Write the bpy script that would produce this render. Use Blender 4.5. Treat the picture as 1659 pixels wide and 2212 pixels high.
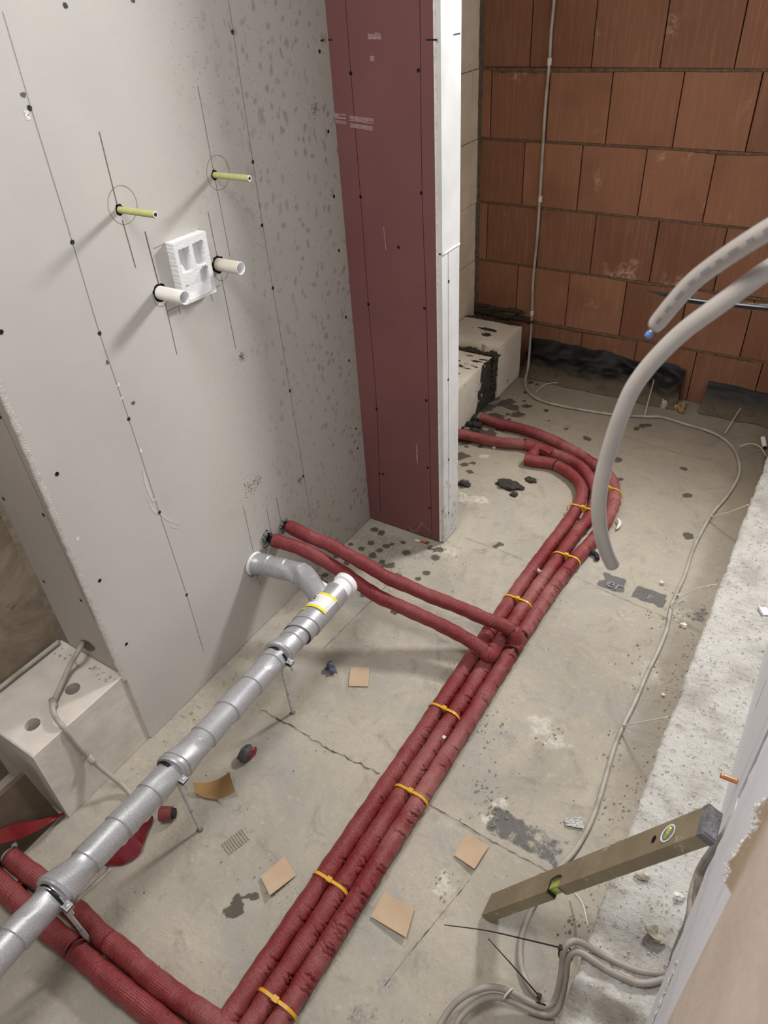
import bpy, math, random
import numpy as np
from mathutils import Vector, Matrix, noise
D = bpy.data
for o in list(D.objects): D.objects.remove(o)
SC = bpy.context.scene
COL = SC.collection
random.seed(7); RNG = np.random.default_rng(11)

# ------------------------------------------------------------------ camera
YAW, PITCH, ROLL, FPX = -0.604732, 0.654485, 0.0714757, 1547.964
CAM = np.array([1.202, 0.0, 1.59])
def _basis():
    f = np.array([math.sin(YAW)*math.cos(PITCH), math.cos(YAW)*math.cos(PITCH), -math.sin(PITCH)])
    r = np.cross(f, [0, 0, 1]); r /= np.linalg.norm(r); d = np.cross(f, r)
    c, s = math.cos(ROLL), math.sin(ROLL)
    return c*r+s*d, -s*r+c*d, f
RX, RD, RF = _basis()
cam = D.cameras.new('camera'); co = D.objects.new('camera', cam); COL.objects.link(co)
cam.sensor_fit = 'HORIZONTAL'; cam.sensor_width = 36; cam.lens = FPX/1659*36
cam.clip_start = 0.02; cam.clip_end = 60
cam.dof.use_dof = True; cam.dof.focus_distance = 1.75; cam.dof.aperture_fstop = 11.5
M4 = Matrix.Identity(4)
for i in range(3):
    M4[i][0] = RX[i]; M4[i][1] = -RD[i]; M4[i][2] = -RF[i]; M4[i][3] = CAM[i]
co.matrix_world = M4
SC.camera = co

# ------------------------------------------------------------------ light
W = D.worlds.new('world'); SC.world = W; W.use_nodes = True
W.node_tree.nodes['Background'].inputs[0].default_value = (0.97, 0.98, 1.0, 1)
W.node_tree.nodes['Background'].inputs[1].default_value = 0.55
def area(name, loc, target, size, power, color):
    l = D.lights.new(name, 'AREA'); l.shape = 'SQUARE'; l.size = size; l.energy = power; l.color = color
    o = D.objects.new(name, l); COL.objects.link(o); o.location = loc
    o.rotation_euler = (Vector(target)-Vector(loc)).to_track_quat('-Z', 'Y').to_euler()
    return o
def spot(name, loc, target, radius, power, angle, blend, color):
    l = D.lights.new(name, 'SPOT'); l.shadow_soft_size = radius; l.energy = power; l.color = color; l.spot_size = math.radians(angle); l.spot_blend = blend
    o = D.objects.new(name, l); COL.objects.link(o); o.location = loc
    o.rotation_euler = (Vector(target)-Vector(loc)).to_track_quat('-Z', 'Y').to_euler(); return o
spot('site_lamp', (1.06, 2.90, 1.92), (0.45, 0.30, 0.30), 0.17, 195, 110, 0.85, (1.0, 0.98, 0.95))
area('ceiling_fill', (0.38, 0.30, 2.44), (0.75, 0.6, 0), 0.6, 22, (1.0, 0.98, 0.96))  # added soft fill from overhead; no lamp is known there
SC.view_settings.view_transform = 'Standard'; SC.view_settings.look = 'None'
SC.view_settings.gamma = 1; SC.view_settings.use_curve_mapping = False
SC.view_settings.exposure = 0.0

# ------------------------------------------------------------------ surveying helpers
def ray(u, v): return RX*(u-829.5)/FPX + RD*(v-1106)/FPX + RF
def pl(u, v, ax, c):
    d = ray(u, v); return CAM + d*((c-CAM[ax])/d[ax])
def fl(u, v, z=0.0): return pl(u, v, 2, z)
def dp(u, v, depth): return CAM + ray(u, v)*depth

# ------------------------------------------------------------------ materials
def srgb(r, g, b):
    def c(x):
        x /= 255.0
        return x/12.92 if x <= .04045 else ((x+.055)/1.055)**2.4
    return (c(r), c(g), c(b), 1)
class NT:
    def __init__(s, name, rough=.8, metal=0.0, spec=.5):
        s.m = D.materials.new(name); s.m.use_nodes = True; s.t = s.m.node_tree
        s.n = s.t.nodes; s.b = s.n['Principled BSDF']
        s.b.inputs['Roughness'].default_value = rough; s.b.inputs['Metallic'].default_value = metal
        s.b.inputs['Specular IOR Level'].default_value = spec
    def node(s, ty, **kw):
        n = s.n.new(ty)
        for k, v in kw.items():
            if hasattr(n, k): setattr(n, k, v)
        return n
    def link(s, a, b): s.t.links.new(a, b)
    def coord(s, scale=(1, 1, 1), uv=False, rot=(0, 0, 0)):
        tc = s.node('ShaderNodeTexCoord'); mp = s.node('ShaderNodeMapping')
        mp.inputs['Scale'].default_value = scale; mp.inputs['Rotation'].default_value = rot
        s.link(tc.outputs['UV' if uv else 'Object'], mp.inputs['Vector']); return mp.outputs[0]
    def noise(s, scale, detail=4, rough=.55, vec=None, dist=0):
        n = s.node('ShaderNodeTexNoise'); n.inputs['Scale'].default_value = scale
        n.inputs['Detail'].default_value = detail; n.inputs['Roughness'].default_value = rough
        n.inputs['Distortion'].default_value = dist
        s.link(vec if vec is not None else s.coord(), n.inputs['Vector']); return n.outputs['Fac']
    def ramp(s, fac, stops, interp='LINEAR'):
        r = s.node('ShaderNodeValToRGB'); e = r.color_ramp.elements; r.color_ramp.interpolation = interp
        while len(e) < len(stops): e.new(.5)
        for el, (p, c) in zip(e, stops):
            el.position = p; el.color = c if len(c) == 4 else (*c, 1)
        s.link(fac, r.inputs[0]); return r.outputs[0]
    def thr(s, fac, a, b):      # smooth threshold to 0..1
        r = s.node('ShaderNodeMapRange'); r.interpolation_type = 'SMOOTHSTEP'
        r.inputs['From Min'].default_value = a; r.inputs['From Max'].default_value = b
        s.link(fac, r.inputs['Value']); return r.outputs[0]
    def math(s, op, a, b=None):
        n = s.node('ShaderNodeMath', operation=op)
        for i, x in enumerate((a, b)):
            if x is None: continue
            if isinstance(x, (int, float)): n.inputs[i].default_value = x
            else: s.link(x, n.inputs[i])
        return n.outputs[0]
    def mix(s, fac, a, b, mode='MIX'):
        n = s.node('ShaderNodeMix', data_type='RGBA'); n.blend_type = mode
        for i, x in ((0, fac), (6, a), (7, b)):
            if isinstance(x, (int, float)): n.inputs[i].default_value = x
            elif isinstance(x, tuple): n.inputs[i].default_value = x
            else: s.link(x, n.inputs[i])
        return n.outputs[2]
    def base(s, c):
        if isinstance(c, tuple): s.b.inputs['Base Color'].default_value = c
        else: s.link(c, s.b.inputs['Base Color'])
    def bump(s, h, strength=.5, dist=.002):
        n = s.node('ShaderNodeBump'); n.inputs['Strength'].default_value = strength
        n.inputs['Distance'].default_value = dist; s.link(h, n.inputs['Height'])
        s.link(n.outputs[0], s.b.inputs['Normal'])
    def sep(s, vec):
        n = s.node('ShaderNodeSeparateXYZ'); s.link(vec, n.inputs[0]); return n.outputs
    def attr(s, name):
        n = s.node('ShaderNodeAttribute', attribute_name=name); return n.outputs['Color']
    def voro(s, scale, vec=None, rand=1.0):
        n = s.node('ShaderNodeTexVoronoi'); n.inputs['Scale'].default_value = scale
        n.inputs['Randomness'].default_value = rand
        s.link(vec if vec is not None else s.coord(), n.inputs['Vector']); return n
def plain(name, rgb, rough=.6, metal=0.0, spec=.5, var=.12, scale=40, bump=.15, bd=.001):
    k = NT(name, rough, metal, spec); f = k.noise(scale)
    lo = tuple(x*(1-var) for x in srgb(*rgb)[:3])+(1,); hi = tuple(min(1, x*(1+var)) for x in srgb(*rgb)[:3])+(1,)
    k.base(k.ramp(f, [(.3, lo), (.7, hi)])); k.bump(k.noise(scale*4), bump, bd); return k.m
MT = {}
def fabric(name, dusty, sat):
    k = NT(name, .42, 0, .55)
    uv = k.coord(uv=True)
    w = k.node('ShaderNodeTexWave', wave_type='BANDS', bands_direction='Y'); w.inputs['Scale'].default_value = 9.4
    w.inputs['Distortion'].default_value = 1.0; w.inputs['Detail'].default_value = 2
    mp = k.coord((1.0, 1, 1), uv=True); k.link(mp, w.inputs['Vector'])
    n2 = k.noise(1, 3, .65, k.coord((46, 34, 1), uv=True)); n3 = k.noise(1, 2, .6, k.coord((75, 7, 1), uv=True))
    dirt = k.thr(k.noise(5, 5, .6), .42, .68)
    c = k.mix(k.thr(k.math('ADD', k.math('MULTIPLY', n2, .5), k.math('MULTIPLY', n3, .5)), .36, .64), srgb(98, 23, 28), srgb(150, 50, 53))
    c = k.mix(k.math('MULTIPLY', dirt, dusty), c, srgb(172, 118, 112))
    ridge = k.thr(w.outputs['Fac'], .72, .98)
    c = k.mix(k.math('MULTIPLY', k.math('MULTIPLY', ridge, k.thr(k.noise(7), .45, .65)), sat), c, srgb(206, 140, 132))
    k.base(c)
    h = k.math('ADD', k.math('MULTIPLY', w.outputs['Fac'], .14), k.math('ADD', k.math('MULTIPLY', n2, .6), k.math('MULTIPLY', n3, .9)))
    k.bump(h, .9, .0022)
    return k.m
MT['red'] = fabric('red_insulation_fabric', .38, .35)
MT['reddusty'] = fabric('red_insulation_fabric_dusty', .62, .45)
MT['redfresh'] = fabric('red_insulation_fabric_fresh', .14, .25)
MT['redfilm'] = plain('red_film', (120, 17, 29), .26, 0, .6, .2, 60, .6, .002)
MT['darkfoam'] = plain('dark_foam', (52, 50, 56), .9, 0, .3, .3, 120, .6)
def silver():
    k = NT('silver_wrap', .38, .45, .5)
    n = k.noise(620, 2, .7); big = k.noise(14, 4)
    k.base(k.mix(k.thr(n, .35, .7), srgb(162, 162, 165), srgb(200, 200, 203)))
    k.link(k.ramp(big, [(.3, (.30,)*3), (.7, (.48,)*3)]), k.b.inputs['Roughness'])
    k.bump(k.math('ADD', k.math('MULTIPLY', n, .35), big), .45, .0012); return k.m
MT['silver'] = silver()
MT['plastic'] = plain('white_plastic', (236, 236, 238), .3, 0, .5, .03, 20, .02)
MT['yellow'] = plain('yellow_plastic', (212, 162, 44), .38, 0, .5, .05, 60, .05)
MT['stickyellow'] = plain('sticker_yellow', (240, 222, 50), .5, 0, .4, .05)
MT['sticker'] = plain('sticker_white', (232, 232, 230), .5, 0, .4, .04)
MT['ink'] = plain('black_ink', (34, 34, 36), .7, 0, .3, .1)
MT['zinc'] = plain('galvanised_steel', (200, 202, 204), .32, .5, .5, .12, 90, .15)
MT['black'] = plain('black_rubber', (20, 20, 22), .5, 0, .4, .2, 80, .2)
MT['blackgloss'] = plain('black_glossy_plastic', (14, 15, 22), .22, 0, .6, .1)
def conduit(name, rgb):
    k = NT(name, .5, 0, .45)
    c = k.mix(k.thr(k.noise(18, 5), .4, .75), srgb(*rgb), srgb(rgb[0]-28, rgb[1]-32, rgb[2]-38))
    k.base(c); k.bump(k.noise(60), .15, .001); return k.m
MT['conduit'] = conduit('grey_conduit', (176, 171, 162))
MT['cable'] = conduit('grey_cable', (164, 158, 150))
MT['wire'] = plain('white_wire', (212, 208, 198), .5, 0, .4, .06)
def hose():
    k = NT('translucent_hose', .32, 0, .5)
    k.base(k.mix(k.thr(k.noise(10), .4, .7), srgb(188, 181, 174), srgb(172, 166, 161)))
    k.b.inputs['Subsurface Weight'].default_value = .25; k.b.inputs['Subsurface Radius'].default_value = (.01, .01, .01)
    k.bump(k.noise(60), .1, .0006); return k.m
MT['hose'] = hose()
MT['hoseprint'] = plain('faded_grey_print', (142, 138, 140), .6, 0, .3, .05)
MT['blue'] = plain('blue_plug', (92, 128, 186), .5)
MT['kraft'] = plain('kraft_paper', (190, 165, 138), .75, 0, .3, .05, 30, .1)
MT['kraftdark'] = plain('kraft_paper_brown', (160, 128, 84), .7, 0, .3, .05, 30, .1)
MT['copper'] = plain('copper_tube', (206, 146, 106), .38, .75, .5, .15)
MT['olive'] = plain('olive_sleeve', (176, 176, 116), .5, 0, .4, .05)
MT['poly'] = plain('polystyrene', (226, 226, 226), .65, 0, .3, .03, 200, .25, .0006)
MT['tube_white'] = plain('white_flush_tube', (226, 222, 216), .3, 0, .5, .05, 20, .05)
MT['tube_cream'] = plain('cream_flush_tube', (204, 198, 184), .35, 0, .5, .08, 20, .05)
MT['wool'] = plain('grey_rock_wool', (146, 144, 152), .95, 0, .2, .45, 160, 1.0, .004)
MT['pencil'] = plain('pencil_graphite', (98, 92, 86), .8, 0, .2, .2)
MT['holedark'] = plain('dark_hole', (24, 22, 22), .95, 0, .1, .2)
MT['screw'] = plain('black_screw', (20, 20, 22), .45, .3, .5, .1)
MT['crumb'] = plain('white_gypsum_crumb', (226, 222, 214), .9, 0, .3, .1, 90, .5)
MT['pebble'] = plain('pale_grit', (186, 178, 162), .95, 0, .2, .35, 25, .8, .003)
MT['mortar'] = plain('dark_wet_mortar', (66, 62, 54), .75, 0, .4, .35, 70, 1.0, .005)
MT['mortarlight'] = plain('grey_mortar', (122, 110, 92), .95, 0, .2, .3, 60, 1.0, .004)
MT['mortarmid'] = plain('grey_brown_mortar', (96, 86, 72), .9, 0, .2, .3, 60, 1.0, .004)
MT['mortarbed'] = plain('brown_bed_mortar', (112, 92, 74), .95, 0, .2, .35, 60, 1.0, .004)
MT['rag'] = plain('beige_rag', (168, 142, 104), .9, 0, .2, .25, 60, .6, .003)
MT['vial'] = plain('green_vial', (160, 176, 76), .15, 0, .6, .1)
MT['tobacco'] = plain('cigarette_filter', (176, 100, 46), .8)

def floor_mat():
    k = NT('dusty_membrane_floor', .86, 0, .3)
    a = k.noise(2.6, 6, .62, dist=.6); b = k.noise(11, 6, .65, dist=1.2); f = k.noise(60, 5, .7); gr = k.noise(420, 3, .7)
    c = k.mix(k.thr(a, .3, .72), srgb(164, 157, 144), srgb(190, 182, 167))
    c = k.mix(k.math('MULTIPLY', k.thr(b, .5, .72), .5), c, srgb(132, 125, 113))
    c = k.mix(k.math('MULTIPLY', k.thr(f, .52, .72), .35), c, srgb(204, 197, 182))
    c = k.mix(k.math('MULTIPLY', k.thr(k.noise(4.5, 5, .7, dist=.4), .5, .64), .5), c, srgb(158, 157, 154))
    wr = k.noise(16, 8, .7, k.coord((1, 2.3, 1), rot=(0, 0, .5)), dist=3.0)
    line = k.math('SUBTRACT', 1.0, k.thr(k.math('ABSOLUTE', k.math('SUBTRACT', wr, .5)), 0.0, .012))
    c = k.mix(k.math('MULTIPLY', line, k.math('MULTIPLY', k.thr(a, .42, .58), .55)), c, srgb(122, 100, 80))
    c = k.mix(k.math('MULTIPLY', k.thr(gr, .62, .8), .5), c, srgb(110, 104, 92))
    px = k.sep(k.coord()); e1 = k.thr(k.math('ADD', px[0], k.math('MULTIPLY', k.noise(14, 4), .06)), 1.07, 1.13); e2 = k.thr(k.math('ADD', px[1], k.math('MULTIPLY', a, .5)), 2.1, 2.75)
    c = k.mix(k.math('MULTIPLY', e1, k.math('MULTIPLY', k.thr(px[1], .75, 1.3), .42)), c, srgb(112, 100, 84))    # darker brown band along the sill
    c = k.mix(k.math('MULTIPLY', e2, .5), c, srgb(130, 116, 94))                                               # browner tone towards the clay wall
    at = k.sep(k.attr('stain')); n = k.noise(150, 5, .8)
    def fuzzy(ch, lo=.30, hi=.56): return k.thr(k.math('ADD', ch, k.math('MULTIPLY', k.math('SUBTRACT', n, .5), .9)), lo, hi)
    c = k.mix(k.math('MULTIPLY', fuzzy(at[1], .35, .8), k.math('MULTIPLY', k.thr(f, .3, .6), .7)), c, srgb(222, 217, 206))      # chalk, plaster dust
    c = k.mix(k.math('MULTIPLY', fuzzy(at[2], .4, .75), .78), c, srgb(78, 79, 85))         # bare bitumen strip
    wet = fuzzy(at[0]); c = k.mix(k.math('MULTIPLY', wet, .88), c, srgb(70, 65, 55))
    k.base(c)
    k.link(k.ramp(wet, [(0, (.86,)*3), (1, (.6,)*3)]), k.b.inputs['Roughness'])
    k.bump(k.math('ADD', k.math('ADD', k.math('MULTIPLY', b, 1.0), k.math('MULTIPLY', f, .5)), k.math('ADD', k.math('MULTIPLY', gr, .25), k.math('MULTIPLY', wr, .5))), .55, .005)
    return k.m
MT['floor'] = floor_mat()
def slab_mat():
    k = NT('rough_white_concrete', .95, 0, .2)
    a = k.noise(9, 7, .7); f = k.noise(70, 6, .75); g = k.noise(260, 4, .7)
    c = k.mix(k.thr(a, .3, .6), srgb(196, 192, 184), srgb(230, 228, 222))
    c = k.mix(k.math('MULTIPLY', k.thr(f, .55, .64), .6), c, srgb(116, 110, 100))
    low = k.math('SUBTRACT', 1.0, k.thr(k.sep(k.coord())[1], .52, .80))
    c = k.mix(k.math('MULTIPLY', k.math('MULTIPLY', low, k.thr(k.noise(13, 4), .42, .6)), .6), c, srgb(138, 122, 104))
    k.base(c); k.bump(k.math('ADD', k.math('MULTIPLY', f, 1), k.math('MULTIPLY', g, .5)), 1.0, .007); return k.m
MT['slab'] = slab_mat()
def board_mat(name, c0, c1, mold_and_shade=True):
    k = NT(name, .85, 0, .25)
    o = k.coord(); y = k.sep(o)[1]; z = k.sep(o)[2]
    big = k.noise(1.6, 4, .6); f = k.noise(500, 2, .6)
    c = k.mix(k.thr(big, .35, .7), c0, c1)
    c = k.mix(k.math('MULTIPLY', k.thr(f, .4, .8), .15), c, srgb(120, 112, 104))
    if mold_and_shade:
        # mould and splash spots, denser towards the corner with the pier and near the floor
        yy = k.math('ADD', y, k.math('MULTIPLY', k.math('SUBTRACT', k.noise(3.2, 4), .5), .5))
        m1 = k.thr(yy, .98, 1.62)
        dv = k.node('ShaderNodeVectorMath', operation='ADD'); sn = k.node('ShaderNodeTexNoise'); sn.inputs['Scale'].default_value = 22; k.link(o, sn.inputs['Vector'])
        sc_ = k.node('ShaderNodeVectorMath', operation='SCALE'); sc_.inputs['Scale'].default_value = .035; k.link(sn.outputs['Color'], sc_.inputs[0]); k.link(k.coord((1, 1, .72)), dv.inputs[0]); k.link(sc_.outputs[0], dv.inputs[1])
        sm = k.voro(46, dv.outputs[0]); sp = k.math('SUBTRACT', 1.0, k.thr(sm.outputs['Distance'], .14, .44))
        keep = k.thr(k.sep(sm.outputs['Color'])[0], .34, .5)
        sp = k.math('MULTIPLY', k.math('MULTIPLY', sp, keep), m1)
        c = k.mix(k.math('MULTIPLY', k.math('MULTIPLY', sp, k.thr(k.noise(7, 3), .25, .6)), .62), c, srgb(108, 105, 94))
        ti = k.voro(120); ts = k.math('SUBTRACT', 1.0, k.thr(ti.outputs['Distance'], .08, .26))
        tk = k.thr(k.sep(ti.outputs['Color'])[1], .6, .68)
        m2 = k.thr(yy, .95, 1.3)
        c = k.mix(k.math('MULTIPLY', k.math('MULTIPLY', k.math('MULTIPLY', ts, tk), m2), .75), c, srgb(84, 78, 70))
        c = k.mix(k.math('MULTIPLY', k.thr(yy, .9, 1.5), .42), c, srgb(142, 136, 120))  # mould film and the pier's soft shade, painted as one darkening
        zb = k.math('SUBTRACT', 1.0, k.thr(k.math('ADD', z, k.math('MULTIPLY', k.noise(9), .14)), .06, .2))
        dd = k.thr(k.noise(170, 4, .75), .58, .64)
        c = k.mix(k.math('MULTIPLY', k.math('MULTIPLY', zb, dd), .8), c, srgb(86, 80, 68))
    k.base(c); k.bump(k.math('ADD', f, k.math('MULTIPLY', k.noise(30), .6)), .2, .0012); return k.m
MT['board'] = board_mat('grey_plasterboard_paper', srgb(190, 187, 182), srgb(200, 197, 191))
MT['board_plain'] = board_mat('plain_plasterboard_paper', srgb(176, 168, 160), srgb(186, 178, 169), False)
MT['board_white'] = board_mat('white_plasterboard_paper', srgb(214, 214, 212), srgb(224, 224, 222), False)
MT['gypsum'] = plain('broken_gypsum_edge', (238, 234, 228), .95, 0, .2, .12, 90, .9, .004)
def pier_side():
    k = NT('white_board_with_mould', .85, 0, .25)
    o = k.coord(); z = k.sep(o)[2]
    c = k.mix(k.thr(k.noise(5), .4, .7), srgb(196, 196, 195), srgb(210, 210, 208))
    m = k.math('SUBTRACT', 1.0, k.thr(k.math('ADD', z, k.math('MULTIPLY', k.noise(12), .2)), .15, .55))
    s = k.thr(k.noise(75, 4, .7, k.coord((1, 1, .45))), .54, .66)
    k.base(k.mix(k.math('MULTIPLY', k.math('MULTIPLY', s, m), .7), c, srgb(98, 90, 76)))
    k.bump(k.noise(60), .15, .001); return k.m
MT['pierside'] = pier_side()
def pink():
    k = NT('fire_plasterboard_pink', .72, 0, .35)
    c = k.mix(k.thr(k.noise(2.2, 4), .35, .7), srgb(112, 72, 71), srgb(124, 81, 79))
    v = k.noise(26, 5, .7, k.coord((3.5, 1, .5)))
    c = k.mix(k.math('MULTIPLY', k.thr(v, .66, .78), .22), c, srgb(170, 142, 140))
    c = k.mix(k.math('MULTIPLY', k.thr(k.noise(600, 2), .5, .8), .12), c, srgb(82, 52, 54))
    k.base(c); k.bump(k.noise(300), .12, .0008); return k.m
MT['pink'] = pink()
MT['chalk'] = plain('chalk_scuff', (160, 130, 128), .9, 0, .2, .2, 60)
def brick():
    k = NT('fired_clay_block', .85, 0, .3)
    oi = k.node('ShaderNodeObjectInfo')
    def oc(sc):
        tc = k.node('ShaderNodeTexCoord'); ad = k.node('ShaderNodeVectorMath', operation='ADD'); k.link(tc.outputs['Object'], ad.inputs[0]); cb = k.node('ShaderNodeCombineXYZ')
        for q in range(3): k.link(k.math('MULTIPLY', oi.outputs['Random'], 37.0+11*q), cb.inputs[q])
        k.link(cb.outputs[0], ad.inputs[1]); mp = k.node('ShaderNodeMapping'); mp.inputs['Scale'].default_value = sc; k.link(ad.outputs[0], mp.inputs['Vector']); return mp.outputs[0]
    st = k.noise(14, 5, .7, oc((7, 7, .35))); f = k.noise(160, 4, .7, oc((1, 1, 1))); big = k.noise(4, 3, .5, oc((1, 1, 1)))
    c = k.mix(k.thr(oi.outputs['Random'], 0, 1), srgb(126, 87, 66), srgb(146, 102, 78))
    c = k.mix(k.math('MULTIPLY', k.thr(st, .45, .75), .45), c, srgb(168, 126, 100))
    c = k.mix(k.math('MULTIPLY', k.thr(big, .45, .7), .4), c, srgb(108, 68, 50))
    c = k.mix(k.math('MULTIPLY', k.thr(f, .6, .8), .35), c, srgb(96, 62, 46))
    ch = k.math('MULTIPLY', k.thr(k.noise(5, 3, .5, oc((1, 1, 1))), .66, .74), k.thr(k.noise(60, 6, .8, oc((1, 1, 1))), .44, .60))
    c = k.mix(k.math('MULTIPLY', ch, .55), c, srgb(212, 184, 158))
    k.base(c); k.bump(k.math('ADD', st, k.math('MULTIPLY', f, .5)), .5, .002); return k.m
MT['brick'] = brick()
def lime():
    k = NT('beige_lime_block', .88, 0, .25)
    c = k.mix(k.thr(k.noise(6, 5), .35, .7), srgb(214, 200, 174), srgb(230, 216, 192))
    c = k.mix(k.math('MULTIPLY', k.thr(k.noise(26, 6, .8), .6, .72), .5), c, srgb(128, 112, 90))
    k.base(c); k.bump(k.noise(120), .35, .0015); return k.m
MT['lime'] = lime()
def aac():
    k = NT('sand_lime_block', .92, 0, .2)
    c = k.mix(k.thr(k.noise(8, 5), .35, .7), srgb(216, 208, 192), srgb(232, 225, 212))
    at = k.thr(k.noise(16, 6, .75), .60, .66)
    c = k.mix(k.math('MULTIPLY', at, .7), c, srgb(104, 94, 78))
    k.base(c); k.bump(k.noise(140, 5), .5, .002); return k.m
MT['aac'] = aac()
MT['blockdusty'] = plain('dusty_lime_block', (208, 200, 190), .93, 0, .2, .1, 14, .4, .003)
def conc():
    k = NT('stained_concrete', .9, 0, .25)
    c = k.mix(k.thr(k.noise(5, 7, .7, dist=.8), .35, .7), srgb(132, 116, 98), srgb(172, 158, 138))
    c = k.mix(k.math('MULTIPLY', k.thr(k.noise(9, 8, .75, k.coord((1, 1, 2.5))), .60, .66), .7), c, srgb(92, 78, 62))
    k.base(c); k.bump(k.noise(40, 6), .4, .004); return k.m
MT['conc'] = conc()
def membrane():
    k = NT('black_bitumen_sheet', .5, 0, .3)
    z = k.sep(k.coord())[2]
    d = k.math('MULTIPLY', k.math('SUBTRACT', 1.0, k.thr(z, .0, .09)), k.thr(k.noise(22, 5, .7), .2, .5))
    k.base(k.mix(k.math('MULTIPLY', d, .75), srgb(24, 23, 23), srgb(120, 108, 90)))
    k.link(k.ramp(d, [(0, (.5,)*3), (1, (.88,)*3)]), k.b.inputs['Roughness'])
    k.bump(k.noise(90, 4), .35, .002); return k.m
MT['membrane'] = membrane()
def plaster():
    k = NT('raw_beige_plaster', .92, 0, .2)
    o = k.coord(); y = k.sep(o)[1]
    c = k.mix(k.thr(k.noise(7, 6, .6), .35, .7), srgb(192, 177, 164), srgb(206, 192, 180))
    e = k.math('MULTIPLY', k.thr(k.math('ADD', y, k.math('MULTIPLY', k.noise(30), .02)), .345, .375), 1.0)
    c = k.mix(k.math('MULTIPLY', e, .6), c, srgb(142, 116, 76))
    k.base(c); k.bump(k.noise(90, 5), .4, .002); return k.m
MT['plaster'] = plaster()
def paint():
    k = NT('bluish_white_painted_board', .6, 0, .4)
    st = k.noise(16, 5, .7, k.coord((1, 5, .35)))
    k.base(k.mix(k.thr(st, .55, .8), srgb(232, 234, 242), srgb(184, 182, 188))); k.bump(st, .3, .002); return k.m
MT['paint'] = paint()
def aluminium():
    k = NT('worn_level_aluminium', .5, .25, .4)
    c = k.mix(k.thr(k.noise(9, 4), .35, .7), srgb(134, 122, 98), srgb(154, 142, 116))
    c = k.mix(k.math('MULTIPLY', k.thr(k.noise(30, 6, .8), .595, .64), .6), c, srgb(200, 195, 184))
    k.base(c); k.bump(k.noise(200), .1, .0006); return k.m
MT['alu'] = aluminium()
MT['capgrey'] = plain('chipped_grey_cap', (120, 118, 122), .8, 0, .3, .4, 70, .8, .003)
MT['film'] = plain('clear_crinkled_film', (214, 214, 212), .12, 0, .8, .1, 60, 1.0, .005)

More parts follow.
